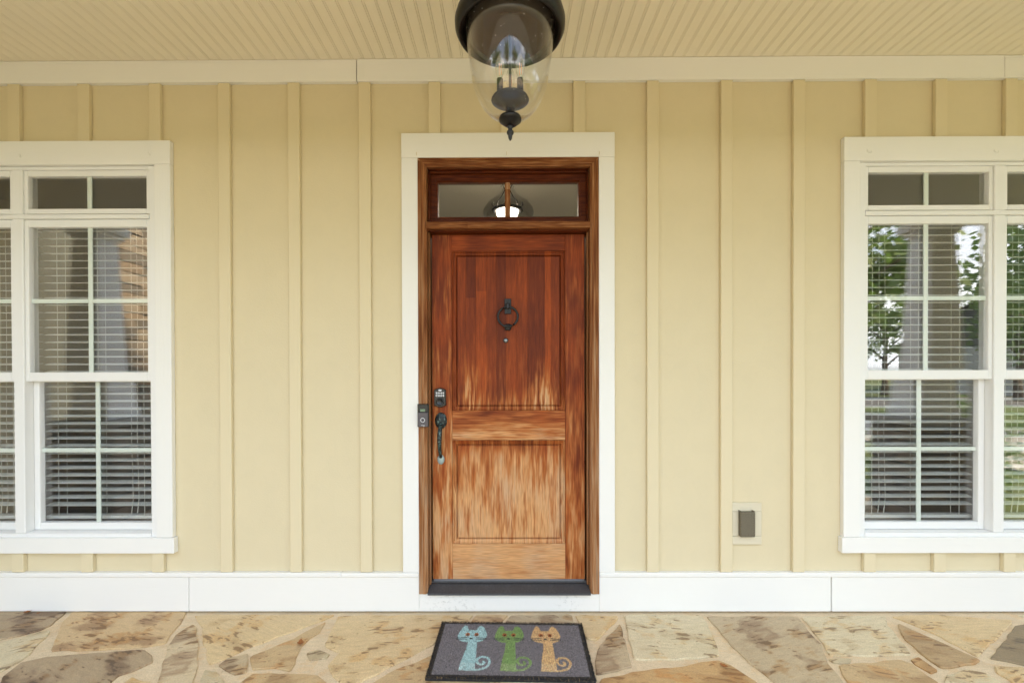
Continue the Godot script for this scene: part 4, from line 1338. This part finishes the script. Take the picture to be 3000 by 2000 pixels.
func build_small() -> void:
	var spots := [[-1.05, 0.331, 0.052, 1.9, "curled orange brown leaf lying on a cracked tan flagstone"], [-2.756, 0.036, 0.034, 0.5, "small orange leaf against the white skirt board under the window"], [-2.681, 0.046, 0.018, 1.0, "tiny brown leaf scrap near the white skirt board under the window"], [1.006, 0.508, 0.038, -0.6, "small pale orange leaf on flagstone between doormat and bronze box"]]
	for s in spots:
		var o := lone("fallen_leaf", leaf_mesh(s[2], 0.22), M.dead_leaf, s[4], "leaf", Vector3(s[0], 0.0012, s[1]), "fallen leaves on the flagstones")
		o.rotation.y = s[3]
	# cup hooks left in the head casings of the windows, nails over the door
	var st := mk(true)
	var pts := []
	var rad := []
	for k in 11:
		var a := -0.4 + PI * 1.25 * k / 10.0
		pts.append(Vector3(0.0, -0.010 + 0.009 * cos(a + PI / 2 + 0.3), 0.010 + 0.009 * sin(a + PI / 2 - 0.4)))
		rad.append(0.0016)
	tube(st, [Vector3(0, 0, -0.0005), Vector3(0, 0, 0.006)], [0.0018, 0.0016], 7)
	tube(st, pts, rad, 7)
	var hook := done(st)
	for h in [[-2.78, 2.622, "on the window casing of the doorbell side, near the mullion"], [-2.042, 2.630, "on the window casing of the doorbell side, near its corner"], [2.040, 2.620, "on the window casing beside the bronze box, near its corner"], [2.752, 2.618, "on the window casing beside the bronze box, near the mullion"]]:
		var o := lone("cup_hook", hook, M.trim_level, "small white painted cup hook " + h[2], "hook", Vector3(h[0], h[1], 0.0311), "cup hooks in the head casings")
		o.rotation.y = 0.9
	var nail := box_mesh(Vector3(-0.0014, -0.009, 0), Vector3(0.0014, 0.009, 0.006), 0.0008)
	for n in [[-0.512, "over the jamb that carries the doorbell"], [0.0, "over the middle of the transom"], [0.526, "over the jamb without a doorbell"]]:
		lone("casing_nail", nail, M.block_paint, "small painted nail in the white head casing " + n[1], "nail", Vector3(n[0], 2.612, 0.0301), "nails over the door")

# ------------------------------------------------------------ porch front: columns, beam, roof
func rough_box(seed_: int) -> ArrayMesh:
	# a unit stone with uneven faces
	var r := RandomNumberGenerator.new()
	r.seed = seed_
	var corner := {}
	for x in [-1, 1]:
		for y in [-1, 1]:
			for z in [-1, 1]:
				corner[Vector3i(x, y, z)] = Vector3(x * r.randf_range(0.44, 0.5), y * r.randf_range(0.40, 0.5), z * r.randf_range(0.38, 0.5))
	var st := mk()
	for k in 3:
		for s in [-1, 1]:
			var v := []
			for q in [[-1, -1], [1, -1], [1, 1], [-1, 1]]:
				var c := Vector3i.ZERO
				c[k] = s
				c[(k + 1) % 3] = q[0]
				c[(k + 2) % 3] = q[1]
				v.append(corner[c])
			var out := Vector3.ZERO
			out[k] = s
			var mid: Vector3 = (v[0] + v[1] + v[2] + v[3]) / 4.0 + out * r.randf_range(-0.01, 0.06)
			for i in 4:
				tri(st, v[i], v[(i + 1) % 4], mid, out)
	return done(st)

func build_porch() -> void:
	var stones := []
	for k in 6:
		stones.append(rough_box(200 + k))
	for side in 2:
		var x: float = [3.92, -3.83][side]
		var where: String = ["twin window beside the bronze box", "twin window on the doorbell side"][side]
		var c := thing("porch_column", "white tapered porch column on a stone pier, mirrored in the " + where, "column", Vector3(x, 0, 1.56), "porch columns")
		var st := mk()
		var h0 := 0.168
		var h1 := 0.112
		for s in [Vector3(1, 0, 0), Vector3(-1, 0, 0), Vector3(0, 0, 1), Vector3(0, 0, -1)]:
			var t := Vector3(s.z, 0, s.x)
			quad(st, s * h0 - t * h0 + Vector3.UP * 1.03, s * h0 + t * h0 + Vector3.UP * 1.03, s * h1 + t * h1 + Vector3.UP * 2.60, s * h1 - t * h1 + Vector3.UP * 2.60, s)
		part("shaft", done(st), M.column_paint, c)
		part("plinth", box_mesh(Vector3(-0.190, 0.935, -0.190), Vector3(0.190, 1.0298, 0.190), 0.006), M.column_paint, c)
		var cp := mk()
		bx(cp, Vector3(-0.128, 2.6002, -0.128), Vector3(0.128, 2.625, 0.128), 0.005)
		bx(cp, Vector3(-0.150, 2.6252, -0.150), Vector3(0.150, 2.66, 0.150), 0.008)
		bx(cp, Vector3(-0.180, 2.6602, -0.180), Vector3(0.180, 2.7395, 0.180), 0.006)
		part("capital", done(cp), M.column_paint, c)
		part("pier_cap", box_mesh(Vector3(-0.32, 0.875, -0.32), Vector3(0.32, 0.9348, 0.32), 0.008), M.concrete, c)
		var pier := part("pier", box_mesh(Vector3(-0.245, 0.001, -0.245), Vector3(0.245, 0.8748, 0.245)), M.ledge_joint, c)
		var y := 0.012
		while y < 0.83:
			var hh := minf(rng.randf_range(0.07, 0.13), 0.868 - y)
			for f in 4:
				var a := f * PI / 2
				var cut := rng.randf_range(-0.08, 0.08)
				for q in [[-0.272, cut - 0.004], [cut + 0.004, 0.236]]:
					var o := part("stone", stones[rng.randi() % 6], M["ledge_%d" % (rng.randi() % 4)], pier)
					var bs := Basis(Vector3.UP, a)
					o.transform = Transform3D(bs * Basis.from_scale(Vector3(q[1] - q[0], hh - 0.006, 0.06)), bs * Vector3((q[0] + q[1]) / 2.0, y + hh / 2.0, 0.255))
			y += hh
	lone("porch_beam", box_mesh(Vector3(-4.6, 2.740, 1.43), Vector3(4.9, CEIL - 0.002, 1.69), 0.004), M.column_paint, "white beam along the porch front, carried by the tapered columns", "beam")
	# roof out of view, added to block sun and sky past the beam
	var rf := mk()
	for p in [[-5.2, 7.8]]:
		var e := [Vector2(1.92, 3.24), Vector2(-5.0, 6.4), Vector2(-5.0, 6.2), Vector2(1.92, 3.17)]
		for i in 4:
			var a: Vector2 = e[i]
			var b: Vector2 = e[(i + 1) % 4]
			quad(rf, Vector3(p[0], a.y, a.x), Vector3(p[1], a.y, a.x), Vector3(p[1], b.y, b.x), Vector3(p[0], b.y, b.x), Vector3(0, [1, -0.2, -1, 0.2][i], [0.4, -1, -0.4, 1][i]))
		for x in p:
			quad(rf, Vector3(x, e[0].y, e[0].x), Vector3(x, e[1].y, e[1].x), Vector3(x, e[2].y, e[2].x), Vector3(x, e[3].y, e[3].x), Vector3(x, 0, 0))
	lone("unseen_blocking_roof", done(rf), M.shingle, "dark shingle roof sloping down over the porch, unseen, added to block sun and sky", "roof")
	# wing of the house on the doorbell side, its end faced with ledge stone
	var wg := thing("house_wing", "house wing faced with stacked brown ledge stone, mirrored in the window on the doorbell side", "wing", Vector3(-4.62, 0, 0))
	part("wall", box_mesh(Vector3(-0.9, -0.4, 0.021), Vector3(-0.0, 3.6, 2.40), 0.0), M.siding_paint, wg)
	var core := part("stone_wall", box_mesh(Vector3(-0.9, -0.4, 2.403), Vector3(-0.05, 3.6, 4.3), 0.0), M.ledge_joint, wg)
	var yy := -0.36
	while yy < 3.5:
		var hh := rng.randf_range(0.075, 0.16)
		var z := 2.405
		while z < 4.2:
			var ll := minf(rng.randf_range(0.16, 0.48), 4.3 - z)
			var o := part("stone", stones[rng.randi() % 6], M["ledge_%d" % (rng.randi() % 4)], core)
			o.transform = Transform3D(Basis(Vector3.UP, PI / 2) * Basis.from_scale(Vector3(ll + 0.004, hh + 0.002, rng.randf_range(0.06, 0.11))), Vector3(-0.04, yy + hh / 2.0, z + ll / 2.0))
			z += ll
		yy += hh

# ------------------------------------------------------------ yard
func crown_mesh(seed_: int, rx: float, ry: float) -> ArrayMesh:
	var r := RandomNumberGenerator.new()
	r.seed = seed_
	var st := mk()
	for c in 46:
		var d := Vector3(r.randfn(), r.randfn(), r.randfn()).normalized() * pow(r.randf(), 0.4)
		var cc := Vector3(d.x * rx, d.y * ry, d.z * rx)
		for k in 90:
			var o := Vector3(r.randfn(), r.randfn() * 0.7, r.randfn()) * 0.42
			var p := cc + o
			var n := (Vector3(r.randfn(), r.randfn() + 0.8, r.randfn())).normalized()
			var u := n.cross(Vector3(r.randfn(), r.randfn(), r.randfn())).normalized() * r.randf_range(0.07, 0.15)
			var w := n.cross(u) * 0.6
			tri(st, p - u, p + w, p + u, n)
			tri(st, p - u, p + u, p - w, n)
	return done(st)

func build_outside() -> void:
	var g := mk()
	bx(g, Vector3(-160, -0.6, -60), Vector3(160, -0.34, 160))
	structure("lawn", done(g), M.lawn)
	structure("bounce_paving", box_mesh(Vector3(-3.4, -0.335, 1.985), Vector3(4.4, -0.15, 10.0), 0.01), M.bounce_paving_tan)  # wide paving added to bounce warm sunlight up under the ceiling
	structure("porch_step", box_mesh(Vector3(-1.3, -0.149, 1.985), Vector3(1.4, -0.02, 2.9), 0.01), M.concrete)
	structure("driveway", box_mesh(Vector3(8.5, -0.339, 2.0), Vector3(14.0, -0.300, 17.9), 0.01), M.concrete)
	structure("road", box_mesh(Vector3(-120, -0.339, 18.0), Vector3(120, -0.31, 25.0)), M.asphalt)
	var crowns := [crown_mesh(301, 2.3, 2.6), crown_mesh(302, 1.7, 3.3), crown_mesh(303, 2.8, 2.3)]
	var tr := mk(true)
	tube(tr, [Vector3(0, 0, 0), Vector3(0.05, 1.0, 0.03), Vector3(-0.06, 2.2, 0), Vector3(0.05, 3.6, 0.05), Vector3(0, 5.2, 0)], [0.24, 0.18, 0.15, 0.11, 0.05], 8)
	for k in 7:
		var a := k * 2.4
		var y := 2.0 + k * 0.4
		tube(tr, [Vector3(0, y, 0), Vector3(cos(a) * 0.7, y + 0.7, sin(a) * 0.7), Vector3(cos(a) * 1.4, y + 1.1, sin(a) * 1.4)], [0.08, 0.05, 0.025], 6)
	var trunk := done(tr)
	# [x, z, crown, scale, label]
	var spots := [
		[6.3, 6.4, 1, 0.85, "slender leafy tree in the front yard, mirrored beside the column"],
		[15.0, 8.0, 0, 1.0, "round leafy tree in the yard by the driveway"],
		[17.5, 10.5, 2, 1.15, "broad leafy tree across the driveway, mirrored in the window beside the bronze box"],
		[27.0, 21.4, 0, 0.95, "round leafy tree at the roadside beyond the driveway"],
		[25.0, 27.5, 2, 0.95, "tall broad tree across the road, next to the gabled grey house"],
		[18.0, 29.0, 0, 1.1, "tall round tree across the road, opposite the driveway"],
		[6.0, 31.0, 2, 1.6, "tall broad tree across the road, opposite the added paving"],
		[-5.0, 30.0, 0, 1.8, "tall round tree across the road, left of the added paving"],
		[-17.0, 29.0, 2, 1.7, "tall broad tree across the road beyond the stone wing"],
		[-9.0, 11.0, 1, 1.1, "slender tree on the lawn beyond the stone wing"],
		[40.0, 24.0, 1, 1.3, "tall narrow tree along the road past the driveway"],
		[44.0, 38.0, 0, 1.3, "tall round tree behind the gabled grey house"]]
	for s in spots:
		var t := thing("leafy_tree", s[4], "tree", Vector3(s[0], -0.345, s[1]), "trees in and around the yard")
		t.rotation.y = rng.randf() * TAU
		t.scale = Vector3.ONE * s[3]
		part("trunk", trunk, M.bark, t)
		part("crown", crowns[s[2]], M["leaf_%d" % (rng.randi() % 2)], t, Vector3(0, 5.0, 0))
	# shrubs by the porch
	for s in [[5.3, 2.9, 0.26, "clipped green shrub by the porch column, mirrored low in the window"], [6.2, 3.6, 0.30, "rounded green shrub on the lawn past the porch column"]]:
		var t := thing("garden_shrub", s[3], "shrub", Vector3(s[0], -0.34, s[1]), "shrubs by the porch")
		part("foliage", crowns[0], M.leaf_1, t, Vector3(0, s[2] * 2.2, 0)).scale = Vector3.ONE * s[2]
	# house across the road
	var h := thing("neighbour_house", "pale grey gabled house across the road", "house", Vector3(36, -0.34, 31))
	h.rotation.y = -0.6
	part("wall", box_mesh(Vector3(-6, 0, -4), Vector3(6, 3.2, 4)), M.far_siding, h)
	var rf := mk()
	quad(rf, Vector3(-6.5, 3.0, -4.6), Vector3(6.5, 3.0, -4.6), Vector3(6.5, 6.2, 0), Vector3(-6.5, 6.2, 0), Vector3(0, 1, -1))
	quad(rf, Vector3(-6.5, 3.0, 4.6), Vector3(6.5, 3.0, 4.6), Vector3(6.5, 6.2, 0), Vector3(-6.5, 6.2, 0), Vector3(0, 1, 1))
	for x in [-6.0, 6.0]:
		tri(rf, Vector3(x, 3.2, -4), Vector3(x, 3.2, 4), Vector3(x, 6.1, 0), Vector3(x, 0, 0))
	part("roof", done(rf), M.far_roof, h)
	for x in [-4.0, -1.5, 3.5]:
		var wi := part("window", box_mesh(Vector3(x - 0.6, 0.9, -4.06), Vector3(x + 0.6, 2.3, -4.005)), M.column_paint, h)
		part("glass", box_mesh(Vector3(x - 0.5, 1.0, -4.09), Vector3(x + 0.5, 2.2, -4.062)), M.far_glass, wi)
	part("door", box_mesh(Vector3(0.8, 0.05, -4.08), Vector3(1.8, 2.2, -4.005)), M.bark, h)
